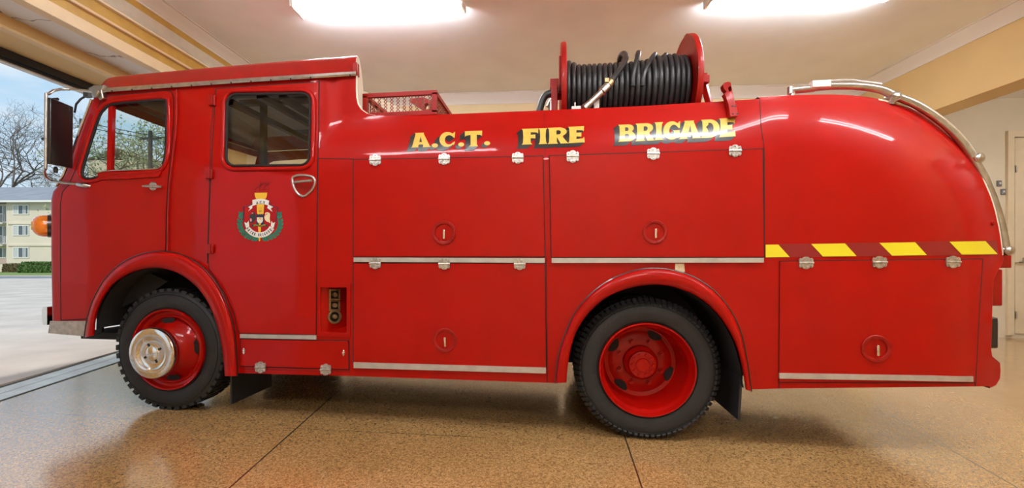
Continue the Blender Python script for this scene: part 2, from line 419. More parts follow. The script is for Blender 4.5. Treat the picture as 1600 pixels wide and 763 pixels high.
mb = MB(); am, zm = onB(1594, 404, B1); rbox(mb, am - .05, am + .06, B1 - .08, B1 - .03, zS - .0, zS + .02); mb.tube([RM(am, B1 - .06, zS + .02), RM(am, B1 - .06, zS + .09)], .015)
mb.build('door_bolt', STEEL, door2)
for k, (px, py, nm) in enumerate(((1560, 287, 'upper'), (1566, 300, 'lower'))):
    a, z = onB(px, py, B1); mb = MB(); rbox(mb, a - .035, a + .035, B1 - .025, B1, z - .05, z + .05)
    o = mb.build('light_switch', mat('switch_grey', (.16, .15, .14), .5), bevel=.006)
    mb = MB(); rbox(mb, a - .01, a + .01, B1 - .035, B1 - .025, z - .015, z + .02); mb.build('toggle', WHT, o)
    tag(o, f'small grey wall switch behind the rear rail, the {nm} of two', 'switch')

# fluorescent battens
TUBE = mat('lit_tube', (1, 1, 1), .5, emit=(.94, .97, 1.0), estr=TUBE_POWER)
def batten(a, b, label, half=1.0, name='fluorescent_light', zc=H_C):
    c = RM(a, b, zc); t = empty(name, c); tag(t, label, 'ceiling light', 'twin tube ceiling lights')
    def bx(mb, x0, x1, y0, y1, z0, z1):
        vs = [ROT @ Vector((x, y, z)) for x in (x0, x1) for y in (y0, y1) for z in (z0, z1)]
        mb.add(vs, [(0, 1, 3, 2), (4, 6, 7, 5), (0, 4, 5, 1), (2, 3, 7, 6), (0, 2, 6, 4), (1, 5, 7, 3)])
    mb = MB()
    rows = [[ROT @ Vector((x, y, z)) for y, z in ((-.14, 0), (-.14, -.02), (-.04, -.055), (.04, -.055), (.14, -.02), (.14, 0))] for x in (-half, half)]
    mb.grid(rows, closed_u=True); mb.f += [tuple(range(6)), tuple(range(6, 12))]; mb.mi += [0, 0]
    mb.build('housing', mat('housing_grey', (.30, .30, .30), .6), t, smooth=0)
    for sx in (-1, 1):
        mb = MB(); bx(mb, sx * half - .02, sx * half + .02, -.15, .15, -.095, 0); mb.build('end_cap', WHITE, t, smooth=0, bevel=.008)
    for y in (-.09, .09):
        mb = MB(); mb.tube([ROT @ Vector((-half + .02, y, -.068)), ROT @ Vector((half - .02, y, -.075))], .030, 14); mb.build('tube', TUBE, t)
batten(-1.87, 1.95, 'lit twin-tube ceiling light above the cab and mesh basket')
batten(2.97, 2.05, 'lit twin-tube ceiling light above the hose reel and rear rail')
for i, (a, b) in enumerate(((-1.87, -2.3), (1.75, -1.4), (4.4, -1.4), (.4, -5.2))):
    batten(a, b, ['twin-tube ceiling light over the near side of the cab', 'twin-tube ceiling light over the near side of the rear wheel', 'twin-tube ceiling light over the near side of the tail', 'twin-tube ceiling light by the wall facing the engine'][i])
batten(8.3, 1.5, 'twin-tube ceiling light in the side room on the right', zc=4.03)

# ================================================================== THE FIRE ENGINE
W = 2.30
Z_H = 2.03
X_CA, X_CA2, X_CB, X_BB, X_R, X_END = Xof(486), Xof(506), Xof(578), Xof(680), Xof(1188), 2.72
def sst(t): t = max(0., min(1., t)); return t * t * (3 - 2 * t)
def surf(x, z):
    """depth of the near body side at x, z (0 = flat lower side, positive = leaning in)"""
    dc = max(0., z - 1.95) * .10
    d = max(0., z - Z_H + .06); q = .20 / .1764
    bodyl = q * d * d if d < .42 else .20 + (d - .42) * .25
    d2 = max(0., d - .28); huml = q * min(d, .28) ** 2 + 2 * q * .28 * (d2 - d2 * d2 / .32 if d2 < .16 else .08)
    h = sst((x - X_CB) / (X_BB - X_CB)); db = huml * (1 - h) + bodyl * h
    w = sst((x - X_CA) / (X_CA2 - X_CA)); y = dc * (1 - w) + db * w
    if x > X_R - .3:                       # domed tail: leans in towards its curved upper edge, tapers to the rear
        u = max(0., min(1.1, (x - X_R) / 1.5)); r = min(1.12, math.hypot(max(0., x - 1.45) / 1.55, max(0., z - 1.35) / 1.12))
        yr = .16 * max(0., r - .60) ** 2 / .16 + .05 * u * u
        w2 = sst((x - X_R + .3) / .5); y = y * (1 - w2) + yr * w2
    return y
def P(px, py, off=0.):
    Y = 0.
    for _ in range(14):
        p = onY(px, py, Y); Y = .4 * Y + .6 * (surf(p.x, p.z) - off)
    return onY(px, py, Y)
def Pm(off): return lambda x, y: P(x, y, off)
def Pb(off, th): return lambda x, y: P(x, y, off) + Vector((0, th, 0))

truck = empty('fire_engine', (-.9, 1.15, floor_z(-.9)))
tag(truck, 'vintage red fire engine with gold lettering parked on the speckled garage floor', 'fire engine')
def tb(mb, name, m, parent=None, **k):
    p = parent or truck
    o = mb.build(name, m, None, **k); o.parent = p
    if p is truck: o.matrix_parent_inverse = Matrix.Translation(-truck.location)
    return o
def tempty(name, parent=None):
    o = bpy.data.objects.new(name, None); COL.objects.link(o); o.parent = parent or truck; o.empty_display_size = .05
    if not parent: o.matrix_parent_inverse = Matrix.Translation(-truck.location)
    return o

# ---- outlines traced on the side
ARCH_F = catmull([(148, 524), (150, 500), (158, 474), (176, 446), (202, 428), (236, 419), (268, 423), (298, 440), (322, 468), (338, 505), (347, 545), (351, 588)], 4)
ARCH_R = catmull([(885, 598), (889, 560), (900, 520), (922, 487), (955, 461), (1000, 447), (1046, 447), (1090, 464), (1122, 492), (1146, 530), (1158, 568), (1165, 609)], 4)
OUT_F = catmull([(132, 528), (136, 500), (146, 468), (166, 434), (196, 408), (232, 395), (266, 394), (300, 406), (330, 432), (352, 470), (366, 520), (371, 588)], 4)
OUT_R = catmull([(868, 599), (872, 560), (884, 520), (905, 480), (940, 446), (985, 425), (1030, 420), (1076, 430), (1112, 452), (1140, 484), (1160, 530), (1174, 612)], 4)
TOP_R = catmull([(1188, 154.5), (1250, 151.5), (1320, 151.5), (1370, 157), (1415, 168), (1450, 185), (1480, 208), (1506, 237), (1526, 266), (1541, 297), (1551, 325), (1558, 355), (1562, 380), (1564, 400)], 4)
LOW_R = [(1566, 404), (1564, 413), (1556, 424), (1550, 436), (1548.5, 460), (1548, 500), (1547, 545), (1549, 556), (1561, 566), (1562, 578), (1561, 590), (1555, 600), (1546, 604)]
PIL = [(86, 503), (85, 450), (84, 400), (84, 350), (84, 312), (87, 299), (95, 290), (106, 272), (118, 240), (130, 206), (142, 174), (150, 154), (157, 142)]
TOPL = [(270, 134), (400, 125.5), (500, 119.5), (556, 115.5)]
WING = [(556, 140), (556.5, 152), (559, 163), (564, 171), (573, 177.5), (586, 180.5), (600, 181), (700, 178.5), (850, 172.5), (1000, 166), (1100, 160)]
SIDE = PIL + TOPL + WING + TOP_R + LOW_R + [(1218, 607.5)] + ARCH_R[::-1] + [(870, 599), (550, 588), (375, 583.5)] + ARCH_F[::-1]
WIN_F = catmull([(129, 271), (134, 250), (146, 211), (156, 182), (163, 172), (175, 164), (215, 160), (255, 157), (259.5, 163), (259.5, 200), (258, 240), (254, 256), (244, 264), (205, 266.5), (172, 267.5), (152, 276.5), (135, 279)], 2, True)
WIN_C = rrect(354, 147, 483, 258, 13)
WIN_C = [(x + (0 if y > 200 else 2 * (200 - y) / 50), y - (x - 354) * .012 + 1) for x, y in WIN_C]
PUMP = [(500, 449), (542, 449), (542, 521), (500, 519)]

mb = MB()
cells = MB()
plate(cells, SIDE, [WIN_F, WIN_C, PUMP], Pm(0), None, step=15, dense=15)
mb.v += cells.v; mb.f += cells.f; mb.mi += cells.mi
# far side: the same outline mirrored
far = [(x, W - y, z) for x, y, z in cells.v]; k = len(mb.v); mb.v += far; mb.f += [tuple(i + k for i in reversed(q)) for q in cells.f]; mb.mi += cells.mi
# rounded cab front corner and bowed front, windscreen left open
EDGE = [P(*q) for q in densify(PIL, 14, False)]
def front_row(e, r=.075):
    near = [Vector((e.x - r * math.sin(t), e.y + r * (1 - math.cos(t)), e.z)) for t in [PI / 2 * i / 6 for i in range(7)]]
    y0 = near[-1].y; fx = near[-1].x
    n = 12; mid = [Vector((fx - .07 * math.sin(PI * i / n), y0 + (W - 2 * y0) * i / n, e.z)) for i in range(1, n)]
    return near + mid + [Vector((p.x, W - p.y, p.z)) for p in reversed(near)]
FR = [front_row(e) for e in EDGE]
z_ws0 = onY(106, 272, .1).z; z_ws1 = onY(150, 154, .1).z
for i in range(len(FR) - 1):
    zmid = (EDGE[i].z + EDGE[i + 1].z) / 2
    for j in range(len(FR[0]) - 1):
        if z_ws0 < zmid < z_ws1 and 3 <= j <= len(FR[0]) - 5 and j not in (12, 12): continue
        mb.add([FR[i][j], FR[i][j + 1], FR[i + 1][j + 1], FR[i + 1][j]], [(0, 1, 2, 3)])
# tail: rounded edge strip from side to side
tail = [P(*q) for q in TOP_R + LOW_R]; cen = P(1400, 420)
rows = []
for p in tail:
    d = Vector((p.x - cen.x, 0, p.z - cen.z)); d.normalize(); r = .022
    row = [p + d * (r * math.sin(t)) + Vector((0, r * (1 - math.cos(t)), 0)) for t in [PI / 2 * i / 4 for i in range(5)]]
    y0 = row[-1].y
    rows.append(row + [Vector((row[-1].x, y0 + (W - 2 * y0) * i / 4, row[-1].z)) for i in range(1, 4)] + [Vector((q.x, W - q.y, q.z)) for q in reversed(row)])
mb.grid(rows)
body = tb(mb, 'bodywork', RED, smooth=38)

# deck between the sides, inner skins and underside
mb = MB()
wing = [P(*q) for q in [(600, 181), (700, 178.5), (850, 172.5), (1000, 166), (1100, 160), (1188, 154.5)]]
mb.grid([[Vector((p.x, p.y + .004, p.z - .002)), Vector((p.x, p.y + .02, p.z - .002)), Vector((p.x, p.y + .025, p.z - .10)), Vector((p.x, W - p.y - .025, p.z - .10)), Vector((p.x, W - p.y - .02, p.z - .002)), Vector((p.x, W - p.y - .004, p.z - .002))] for p in wing])
tb(mb, 'deck', mat('deck_red', (.30, .012, .01), .6))
mb = MB(); pa, pb = P(1188, 154.5), P(1188, 400)
mb.grid([[Vector((pa.x, pa.y, pa.z)), Vector((pa.x, W - pa.y, pa.z))], [Vector((pa.x, pa.y + .03, pa.z - .12)), Vector((pa.x, W - pa.y - .03, pa.z - .12))]])
tb(mb, 'tail_bulkhead', RED2)
mb = MB()
zb = P(600, 589).z
for x0, x1, z in ((Xof(372), Xof(872), zb + .03), (Xof(1172), 2.5, zb + .07)):
    mb.box(((x0 + x1) / 2, W / 2, z + .02), (x1 - x0, W - .12, .04))
mb.box((-.95, .75, zb + .10), (5.9, .09, .16)); mb.box((-.95, W - .75, zb + .10), (5.9, .09, .16))
mb.box((-3.9, W / 2, zb + .20), (.5, W - .5, .06))
tb(mb, 'chassis', DARK)
# wheel wells
def well(arch, name):
    mb = MB(); rows = []
    for q in arch:
        p = P(*q); rows.append([Vector((p.x, .03, p.z)), Vector((p.x, .62, p.z))])
    mb.grid(rows); n = len(rows)
    mb.add([r[1] for r in rows], [tuple(range(n))])
    tb(mb, name, DARK, smooth=60)
    mb2 = MB(); mb2.v = [(x, W - y, z) for x, y, z in mb.v]; mb2.f = list(mb.f); mb2.mi = list(mb.mi); tb(mb2, name, DARK, smooth=60)
def well_band(arch, name, depth=.62, back=True):
    well(arch, name)
FW_ARC = [q for q in ARCH_F if q[1] < 535]
def front_well():
    mb = MB(); rows = []
    for q in ARCH_F:
        p = P(*q); rows.append([Vector((p.x, .02, p.z)), Vector((p.x, .55, p.z))])
    mb.grid(rows[2:]); tb(mb, 'wheel_well', DARK, smooth=60)
    mb2 = MB(); mb2.v = [(x, W - y, z) for x, y, z in mb.v]; mb2.f = list(mb.f); mb2.mi = list(mb.mi); tb(mb2, 'wheel_well', DARK, smooth=60)
front_well(); well(ARCH_R, 'wheel_well')
mb = MB(); mb.box((-3.35, .62, 1.02), (1.5, .02, .60)); tb(mb, 'arch_dark_slab', DARK)  # dark slab added to hide the bright driveway behind the front arch
# inner splash plate ahead of the front wheel
mb = MB(); plate(mb, [(150, 524), (152, 470), (180, 440), (230, 425), (262, 440), (225, 465), (190, 480), (160, 495), (159, 519)], [], lambda x, y: onY(x, y, .20), lambda x, y: onY(x, y, .20) + Vector((0, .02, 0))); tb(mb, 'splash_plate', DARK)

# ---- wheel arch flares
def flare(outer, inner, name):
    n = len(outer); rows = []
    prof = [(0, 0.), (.03, .03), (.10, .05), (.25, .062), (.5, .066), (.75, .06), (.93, .048), (1., .03), (1.0, -.02)]
    for i in range(n):
        row = []
        for k, off in prof:
            x = outer[i][0] + (inner[i][0] - outer[i][0]) * k; y = outer[i][1] + (inner[i][1] - outer[i][1]) * k
            row.append(P(x, y, off))
        rows.append(row)
    mb = MB(); mb.grid(rows)
    for row in (rows[0], rows[-1]): mb.add(row, [tuple(range(len(row)))])
    o = tb(mb, name, RED, smooth=50)
    mb = MB(); mb.tube([P(x, y, .004) for x, y in outer], .007, 6); tb(mb, 'flare_piping', BLK, o)
    return o
flare(OUT_F, ARCH_F, 'wheel_arch_flare'); flare(OUT_R, ARCH_R, 'wheel_arch_flare')

# ---- wheels
def ztyre(px, py_axle, Y): p = onY(px, py_axle, Y); return p
R_T = .5
def tyre(c, w, name, lugs, parent, side=1):
    h = w / 2; mb = MB(); s = side
    pr = [(.322, .035), (.335, .012), (.36, .002), (.40, -.006), (.435, -.004), (.462, .006), (.476, .018), (.485, .034), (.491, .05), (.4925, .08), (.4925, w - .08), (.491, w - .05), (.485, w - .034), (.462, w - .006), (.40, w + .006), (.335, w - .012), (.322, w - .035)]
    mb.lathe([(r, s * y) for r, y in pr], c, seg=72)
    for r in (.345, .452):                                          # moulded rings on the sidewall
        y0 = .006 if r < .4 else 0.
        mb.lathe([(r - .003, s * (y0 + .004)), (r, s * (y0 - .004)), (r + .003, s * (y0 + .004))], c, seg=72)
    for k in range(lugs):
        for sgn, yc in ((1, .052), (-1, w - .052)):
            a = 2 * PI * (k + (.5 if sgn < 0 else 0)) / lugs
            M = Matrix.Rotation(-a, 3, 'Y')
            L = 2 * PI * .49 / lugs * .62
            if lugs > 60:
                M2 = M @ Matrix.Rotation(s * sgn * math.radians(52), 3, 'Z'); mb.box(Vector(c) + M @ Vector((.4835, s * (.0255 if sgn > 0 else w - .0255), 0)), (.066, .014, L), M2); continue
            mb.box(Vector(c) + M @ Vector(((.487 if lugs < 60 else .4835), s * yc, 0)), (.026, .075 if lugs < 60 else .062, L), M)
        a = 2 * PI * (k + .25) / lugs; M = Matrix.Rotation(-a, 3, 'Y')
        mb.box(Vector(c) + M @ Vector((.489, s * w / 2, 0)), (.022, .07, 2 * PI * .49 / lugs * .7), M)
    return tb(mb, name, RUB, parent, smooth=35)
def radial(c, ang, r, y): return Vector(c) + Vector((r * math.cos(ang), y, r * math.sin(ang)))
def hole(mb, c, ang, r, y, wt, wr, mi, side=1, n=16):
    ct = radial(c, ang, r, y); er = Vector((math.cos(ang), 0, math.sin(ang))); et = Vector((-math.sin(ang), 0, math.cos(ang)))
    pts = [ct + et * (wt * math.cos(2 * PI * i / n)) * (1.0 + .35 * math.sin(2 * PI * i / n)) + er * (wr * math.sin(2 * PI * i / n)) for i in range(n)]
    mb.add(pts, [tuple(range(n))], mi)
def nut(mb, c, s, r=.014, h=.018, mi=0):
    rows = [[Vector(c) + Vector((r * math.cos(PI / 3 * k), y, r * math.sin(PI / 3 * k))) for k in range(6)] for y in (0, -s * h)]
    mb.grid(rows, closed_u=True, mi=mi); mb.add(rows[1], [tuple(range(6))], mi)
def front_wheel(c, side, label=None):
    e = tempty('front_wheel'); 
    if label: e['label'] = label
    tyre(c, .26, 'tyre', 44, e, side)
    mb = MB(); s = side
    mb.lathe([(r, s * y) for r, y in ((.318, .05), (.334, .008), (.330, -.010), (.318, -.006), (.306, .022), (.288, .030), (.272, .020), (.262, .028), (.255, .05), (.245, .058), (.225, .040), (.195, .005), (.172, -.028), (.160, -.036), (.15, -.045), (.142, -.075), (.12, -.09), (.0, -.09))], c, seg=64)
    for a in (0, PI / 2, PI, -PI / 2): 
        hole(mb, c, a + .1, .232, s * .036 - s * .006, .06, .026, 1, side)
    o = tb(mb, 'rim', [RED, GAP], e, smooth=35)
    mb = MB()
    mb.lathe([(r, s * y) for r, y in ((.15, -.088), (.185, -.088), (.197, -.096), (.202, -.11), (.202, -.142), (.196, -.153), (.184, -.157), (.135, -.160), (.128, -.157), (.118, -.142), (.108, -.138), (.06, -.141), (.055, -.146), (.05, -.148), (.0, -.149))], c, seg=64)
    for k in range(4):
        a = k * PI / 2 + .5; ct = radial(c, a, .068, -s * .1425); er = Vector((math.cos(a), 0, math.sin(a))); et = Vector((-math.sin(a), 0, math.cos(a)))
        mb.add([ct + er * x * .018 + et * y * .009 for x, y in ((1, 0), (.6, 1), (-.6, 1), (-1, 0), (-.6, -1), (.6, -1))], [tuple(range(6))], 1)
    tb(mb, 'hub_cap', [CHROME, BLK], e, smooth=30)
    return e
def rear_wheel(c, side):
    e = tempty('rear_wheel'); s = side
    tyre(c, .25, 'tyre', 76, e, side)
    tyre(Vector(c) + Vector((0, s * .30, 0)), .25, 'inner_tyre', 32, e, side)
    mb = MB()
    D = .265
    mb.lathe([(r, s * y) for r, y in ((.318, .05), (.334, .008), (.331, -.010), (.322, -.010), (.312, .010), (.308, .024), (.298, .034), (.292, .06), (.288, .14), (.282, .20), (.262, D - .01), (.235, D), (.205, D - .012), (.16, D - .02), (.128, D - .02))], c, seg=64)
    for a in (math.radians(62), math.radians(-22), math.radians(-128), math.radians(148)):
        hole(mb, c, a, .222, s * (D - .014), .055, .030, 1, side)
    for k in range(8):
        a = 2 * PI * (k + .5) / 8; p = radial(c, a, .165, s * (D - .018)); nut(mb, p, s, .022, .014); nut(mb, p - Vector((0, s * .014, 0)), s, .013, .02)
    o = tb(mb, 'rim', [RED, GAP], e, smooth=35)
    mb = MB(); mb.lathe([(r, s * y) for r, y in ((.128, D - .02), (.125, D - .06), (.10, D - .09), (.098, D - .12), (.09, D - .125), (.05, D - .125), (.046, D - .135), (.0, D - .135))], c, seg=40)
    for k in range(10): nut(mb, radial(c, 2 * PI * k / 10, .076, s * (D - .124)), s, .012, .014)
    tb(mb, 'hub', RED, e, smooth=35)
    return e
cF = onY(262, 543.5, .06); cF.z = floor_z(cF.x) + R_T
cR = onY(1011, 583, .06); cR.z = floor_z(cR.x) + R_T
front_wheel(cF, 1); front_wheel(Vector((cF.x, W - .06, cF.z)), -1)
rear_wheel(cR, 1); rear_wheel(Vector((cR.x, W - .06, cR.z)), -1)
mb = MB(); mb.tube([(cF.x, .25, cF.z), (cF.x, W - .25, cF.z)], .06); tb(mb, 'axle', DARK)
mb = MB(); mb.tube([(cR.x, .25, cR.z), (cR.x, W - .25, cR.z)], .09); mb.lathe([(0, -.22), (.16, -.18), (.22, 0), (.16, .18), (0, .22)], (cR.x, W / 2, cR.z), 'Y', 24)
tb(mb, 'axle', DARK)

# ---- mud flaps
def slab(name, pts, Y, m, th=.012, parent=None):
    mb = MB(); plate(mb, pts, [], lambda x, y: onY(x, y, Y), lambda x, y: onY(x, y, Y) + Vector((0, th, 0))); return tb(mb, name, m, parent)
FL = mat('rubber_flap', (.016, .018, .022), .6, var=.3)
mb = MB(); x0 = onY(359, 600, .10).x
z1 = onY(359, 584, .10).z + .05; z0 = onY(359, 632, .10).z
mb.box((x0 + .012, .36, (z0 + z1) / 2), (.016, .52, z1 - z0)); tb(mb, 'mud_flap', FL)
mb = MB(); x0 = onY(1158, 620, .06).x; z0 = onY(1158, 657, .06).z
mb.box((x0 + .0, .36, z0 + .26), (.016, .60, .52), Matrix.Rotation(math.radians(3), 3, 'Y')); tb(mb, 'mud_flap', FL)

# ---- doors and locker panels: raised plates with a dark gap behind
def panel(name, pts, off=.010, holes=(), step=22, gap=1.3, m=RED, dense=14, dark_gap=True):
    mb = MB(); plate(mb, pts, list(holes), Pm(off), Pb(off, off - .001), step=step, dense=dense)
    o = tb(mb, name, m, smooth=35)
    if dark_gap:
        cx = sum(p[0] for p in pts) / len(pts); cy = sum(p[1] for p in pts) / len(pts)
        n = len(pts); big = []
        area = sum(pts[i][0] * pts[(i + 1) % n][1] - pts[(i + 1) % n][0] * pts[i][1] for i in range(n)); sg = 1 if area > 0 else -1
        for i in range(n):
            a, b, c = pts[i - 1], pts[i], pts[(i + 1) % n]
            n1 = Vector((b[1] - a[1], a[0] - b[0])) ; n2 = Vector((c[1] - b[1], b[0] - c[0]))
            if n1.length: n1.normalize()
            if n2.length: n2.normalize()
            d = (n1 + n2); d = d / max(.35, d.length ** 2 / 2)
            big.append((b[0] + sg * d.x * gap, b[1] + sg * d.y * gap))
        mb = MB(); plate(mb, big, [[(cx + (x - cx) * .9, cy + (y - cy) * .9) for x, y in pts]] if not holes else list(holes), Pm(.004), Pb(.004, .003), step=step, dense=dense)
        tb(mb, 'gap_shade', GAP, o, smooth=35)  # dark frame stands in for the shade in the gap round the panel
    return o
def strip_bar(name, pts, parent, off=.018, th=.012, m=ALU):
    mb = MB(); plate(mb, pts, [], Pm(off), Pb(off, th), dense=30); o = tb(mb, name, m, parent, smooth=30); o['label'] = 'bright aluminium edge strip'; return o
def hinge(px, py, parent, w=17.5, h=17, off=.012, m=HINGE):
    def pth(s):                                     # scalloped half leaf, s=-1 upper, 1 lower
        q = [(-.5, .04), (-.5, .30), (-.42, .42), (-.28, .38), (-.16, .50), (0, .54), (.16, .50), (.28, .38), (.42, .42), (.5, .30), (.5, .04)]
        return [(px + x * w, py + s * y * h) for x, y in q]
    mb = MB()
    for s in (-1, 1): plate(mb, pth(s), [], Pm(off + .006), Pb(off + .006, .008))
    a, b = P(px - w * .52, py, off + .006), P(px + w * .52, py, off + .006); mb.tube([a, b], .0065, 8)
    for s in (-1, 1):
        for x, y in ((-.32, .26), (.32, .26), (0, .40)):
            p = P(px + x * w, py + s * y * h, off + .007)
            mb.lathe([(.0, -.004), (.004, -.0035), (.0055, 0)], p, 'Y', 8)
    o = tb(mb, 'hinge', m, parent, smooth=35); o['label'] = 'cast grey metal hinge'; return o
def latch(px, py, r, parent, tilt=0, slot=True):
    c = P(px, py, .012); sc = (P(px + 1, py, .012).x - c.x); R = r * sc
    mb = MB()
    mb.lathe([(r_ * R, y) for r_, y in ((1.0, .002), (1.0, -.006), (.96, -.009), (.80, -.009), (.74, -.006), (.70, .006), (.66, .016), (.55, .019), (0, .020))], c, seg=40)
    for k in range(8):
        p = c + Vector((.87 * R * math.cos(k * PI / 4 + .2), -.009, .87 * R * math.sin(k * PI / 4 + .2))); mb.lathe([(0, -.004), (.004, -.003), (.005, 0)], p, 'Y', 8)
    o = tb(mb, 'latch_cup', RED2, parent, smooth=35)
    mb = MB(); M = Matrix.Rotation(math.radians(tilt), 3, 'Y')
    mb.box(c + Vector((R * .05, -.012, -R * .12)), (R * .17, .012, R * .78), M); mb.tube([c + Vector((R * .05, .018, R * .1)), c + Vector((R * .05, -.01, R * .15))], R * .1, 10)
    h = tb(mb, 'latch_handle', CHROME, parent, bevel=.003); h['label'] = 'chrome folding handle'
    mb = MB(); mb.box(c + Vector((-R * .1, .012, R * .35)), (R * .13, .012, R * .45), Matrix.Rotation(math.radians(6), 3, 'Y')); tb(mb, 'latch_slot', BLK, parent)
    return o

# cab front door
FD = [(96, 500), (95, 400), (95, 320), (98, 300), (108, 290)] + [(120, 262), (138, 210), (152, 172), (160, 154)] + [(172, 150), (220, 146), (258, 142), (267, 144), (270, 152), (270, 190), (266, 240), (262, 280), (259, 330), (258, 391)] + [(232, 394.5), (196, 407), (166, 433), (146, 467), (136, 498)]
fd = panel('cab_door', FD, .008, [WIN_F], step=16)
fd['label'] = 'front cab door with quarter light'
# rubber and red bead round the windows
def bead(name, loop, grow, off, r, m, parent):
    cx = sum(p[0] for p in loop) / len(loop); cy = sum(p[1] for p in loop) / len(loop)
    n = len(loop); pts = []
    for i in range(n):
        a, c = loop[i - 1], loop[(i + 1) % n]; d = Vector((c[1] - a[1], a[0] - c[0])); d.normalize()
        if d.x * (loop[i][0] - cx) + d.y * (loop[i][1] - cy) < 0: d = -d
        pts.append(P(loop[i][0] + d.x * grow, loop[i][1] + d.y * grow, off))
    mb = MB(); mb.tube(pts, r, 8, closed=True); return tb(mb, name, m, parent, smooth=60)
bead('window_bead', WIN_F, 5, .008, .017, RED, fd); bead('window_rubber', WIN_F, .5, .006, .010, GAP, fd)
mb = MB(); plate(mb, WIN_F, [], Pm(-.012), Pb(-.012, .004)); tb(mb, 'window_pane', GLASS, fd)
mb = MB(); plate(mb, [(169, 163), (176, 163), (173, 269), (166.5, 270)], [], Pm(.006), Pb(.006, .03), dense=20); tb(mb, 'window_divider', RED, fd)
mb = MB(); plate(mb, [(152, 271), (172, 266), (246, 264), (252, 268), (248, 276), (205, 279), (154, 281)], [], Pm(.02), Pb(.02, .02), dense=20); tb(mb, 'window_sill', RED, fd, bevel=.004)
mb = MB(); mb.tube([P(*q, .024) for q in catmull([(150, 270.5), (172, 266.5), (205, 265.5), (244, 263.5), (253, 257)], 4)], .004, 6); tb(mb, 'sill_trim', CHROME, fd)
mb = MB(); mb.tube([P(*q, .012) for q in catmull([(276, 140), (276, 190), (270, 245), (265, 285), (263, 330), (262, 391)], 6)], .0065, 8); tb(mb, 'door_edge_piping', RED2, fd)
mb = MB(); a = P(222, 291, .05); b = P(249, 292, .045)
mb.tube([P(223, 291, .05), P(232, 291, .05), P(244, 291.5, .046), P(253, 292, .04)], [.008, .011, .012, .008], 10); mb.tube([P(238, 291, .05), P(238, 291, 0)], .012, 10); mb.lathe([(.0, -.012), (.03, -.008), (.036, 0)], P(239, 291, .009), 'Y', 24)
o = tb(mb, 'door_handle', STEEL, fd); o['label'] = 'bare metal lever handle'

# crew door
CD = [(338, 139), (420, 133.5), (497.5, 128.5), (497, 200), (495, 260), (494, 400), (493, 523), (375, 521), (372, 517), (366, 489), (354, 462), (338, 436), (327, 420), (326, 400), (328, 320), (332, 240), (335, 190)]
cd = panel('crew_door', CD, .010, [WIN_C], step=18); cd['label'] = 'rear crew door with painted crest'
bead('window_bead', WIN_C, 6, .010, .018, RED, cd); bead('window_rubber', WIN_C, .5, .008, .011, GAP, cd)
mb = MB(); plate(mb, WIN_C, [], Pm(-.012), Pb(-.012, .004)); tb(mb, 'window_pane', GLASS, cd)
strip_bar('edge_strip', [(375, 522.5), (493.5, 524.5), (493.5, 531), (375, 528.5)], cd)
for x, y, h in ((330.5, 157, 16), (326, 272, 15), (327.5, 389, 15)):
    mb = MB(); mb.box(P(x, y, .012), (.042, .03, h / 195.), None); mb.tube([P(x + 4.5, y - h / 2, .022), P(x + 4.5, y + h / 2, .022)], .010, 8); tb(mb, 'door_hinge', RED2, cd, bevel=.004)
ring = catmull([(457, 283), (458, 277), (466, 274), (480, 274.5), (490, 278), (492, 286), (488, 296), (481, 303), (474, 307), (466, 303), (460, 294)], 4, True)
mb = MB(); mb.tube([P(*q, .014) for q in ring], .010, 8, closed=True); rg = tb(mb, 'handle_surround', STEEL, cd, smooth=60); rg['label'] = 'shield shaped bright metal surround'
mb = MB(); plate(mb, ring, [], Pm(.0115), None); tb(mb, 'handle_recess', RED2, cd)
mb = MB(); mb.tube([P(460, 286, .02), P(462, 284.5, .045), P(474, 283.5, .05), P(487, 282.5, .048)], [.009, .011, .010, .011], 10); o = tb(mb, 'door_handle', STEEL, cd); o['label'] = 'bare metal pull handle'

# panel seams drawn as thin recessed joints
def seam(pts, parent=None, r=.0028):
    mb = MB(); mb.tube([P(*q, .0005) for q in densify(pts, 14, False)], r, 5); return tb(mb, 'panel_seam', GAP, parent or body)
seam([(277, 136), (275, 190), (269, 250), (265, 290), (263, 391)])
seam([(338, 139), (330, 190), (328, 260), (324, 412)])
seam([(498, 126), (497, 248), (495, 443)]); seam([(497, 248), (552, 248.5)])
seam([(854, 404), (855, 598)]); seam([(850, 173), (852, 243)], r=.0015)
seam([(1187, 155), (1189, 195), (1194, 233), (1194.5, 402)]); seam([(1218, 597), (1217, 607)]); seam([(1524, 598), (1523.5, 604)])
seam([(546, 450), (546, 586)], r=.0015); seam([(376, 577), (545, 581)], r=.0015)

# lockers
L1 = panel('locker_door', [(552.5, 250), (700, 247.5), (848, 244.5), (851, 401), (552.5, 401)]); L1['label'] = 'upper locker door below the gold initials'
L2 = panel('locker_door', [(859, 244), (1030, 238.5), (1191.5, 233), (1193.5, 401.5), (862, 402)]); L2['label'] = 'upper locker door over the rear wheel'
L3 = panel('locker_door', [(552.5, 412), (851, 412), (853, 575), (552.5, 567.5)]); L3['label'] = 'lower locker door between the wheels'
L4 = panel('locker_door', [(1219, 409), (1535, 405.5), (1530, 480), (1524, 598), (1218, 597)]); L4['label'] = 'rear locker door below the hazard stripe'
L5 = panel('step_locker_door', [(376, 530.5), (543.5, 533.5), (544.5, 577), (375.5, 572)]); L5['label'] = 'low locker flap below the crew door'
strip_bar('edge_strip', [(552.5, 402.5), (851, 403.5), (851, 411), (552.5, 409.5)], L1)
strip_bar('edge_strip', [(862, 403.5), (1193.5, 403), (1193.5, 410.5), (862, 411)], L2)
strip_bar('edge_strip', [(552.5, 566.5), (853, 575), (853, 584), (552.5, 575.5)], L3)
strip_bar('edge_strip', [(1218, 583.5), (1521, 588.5), (1521, 597), (1218, 592)], L4)
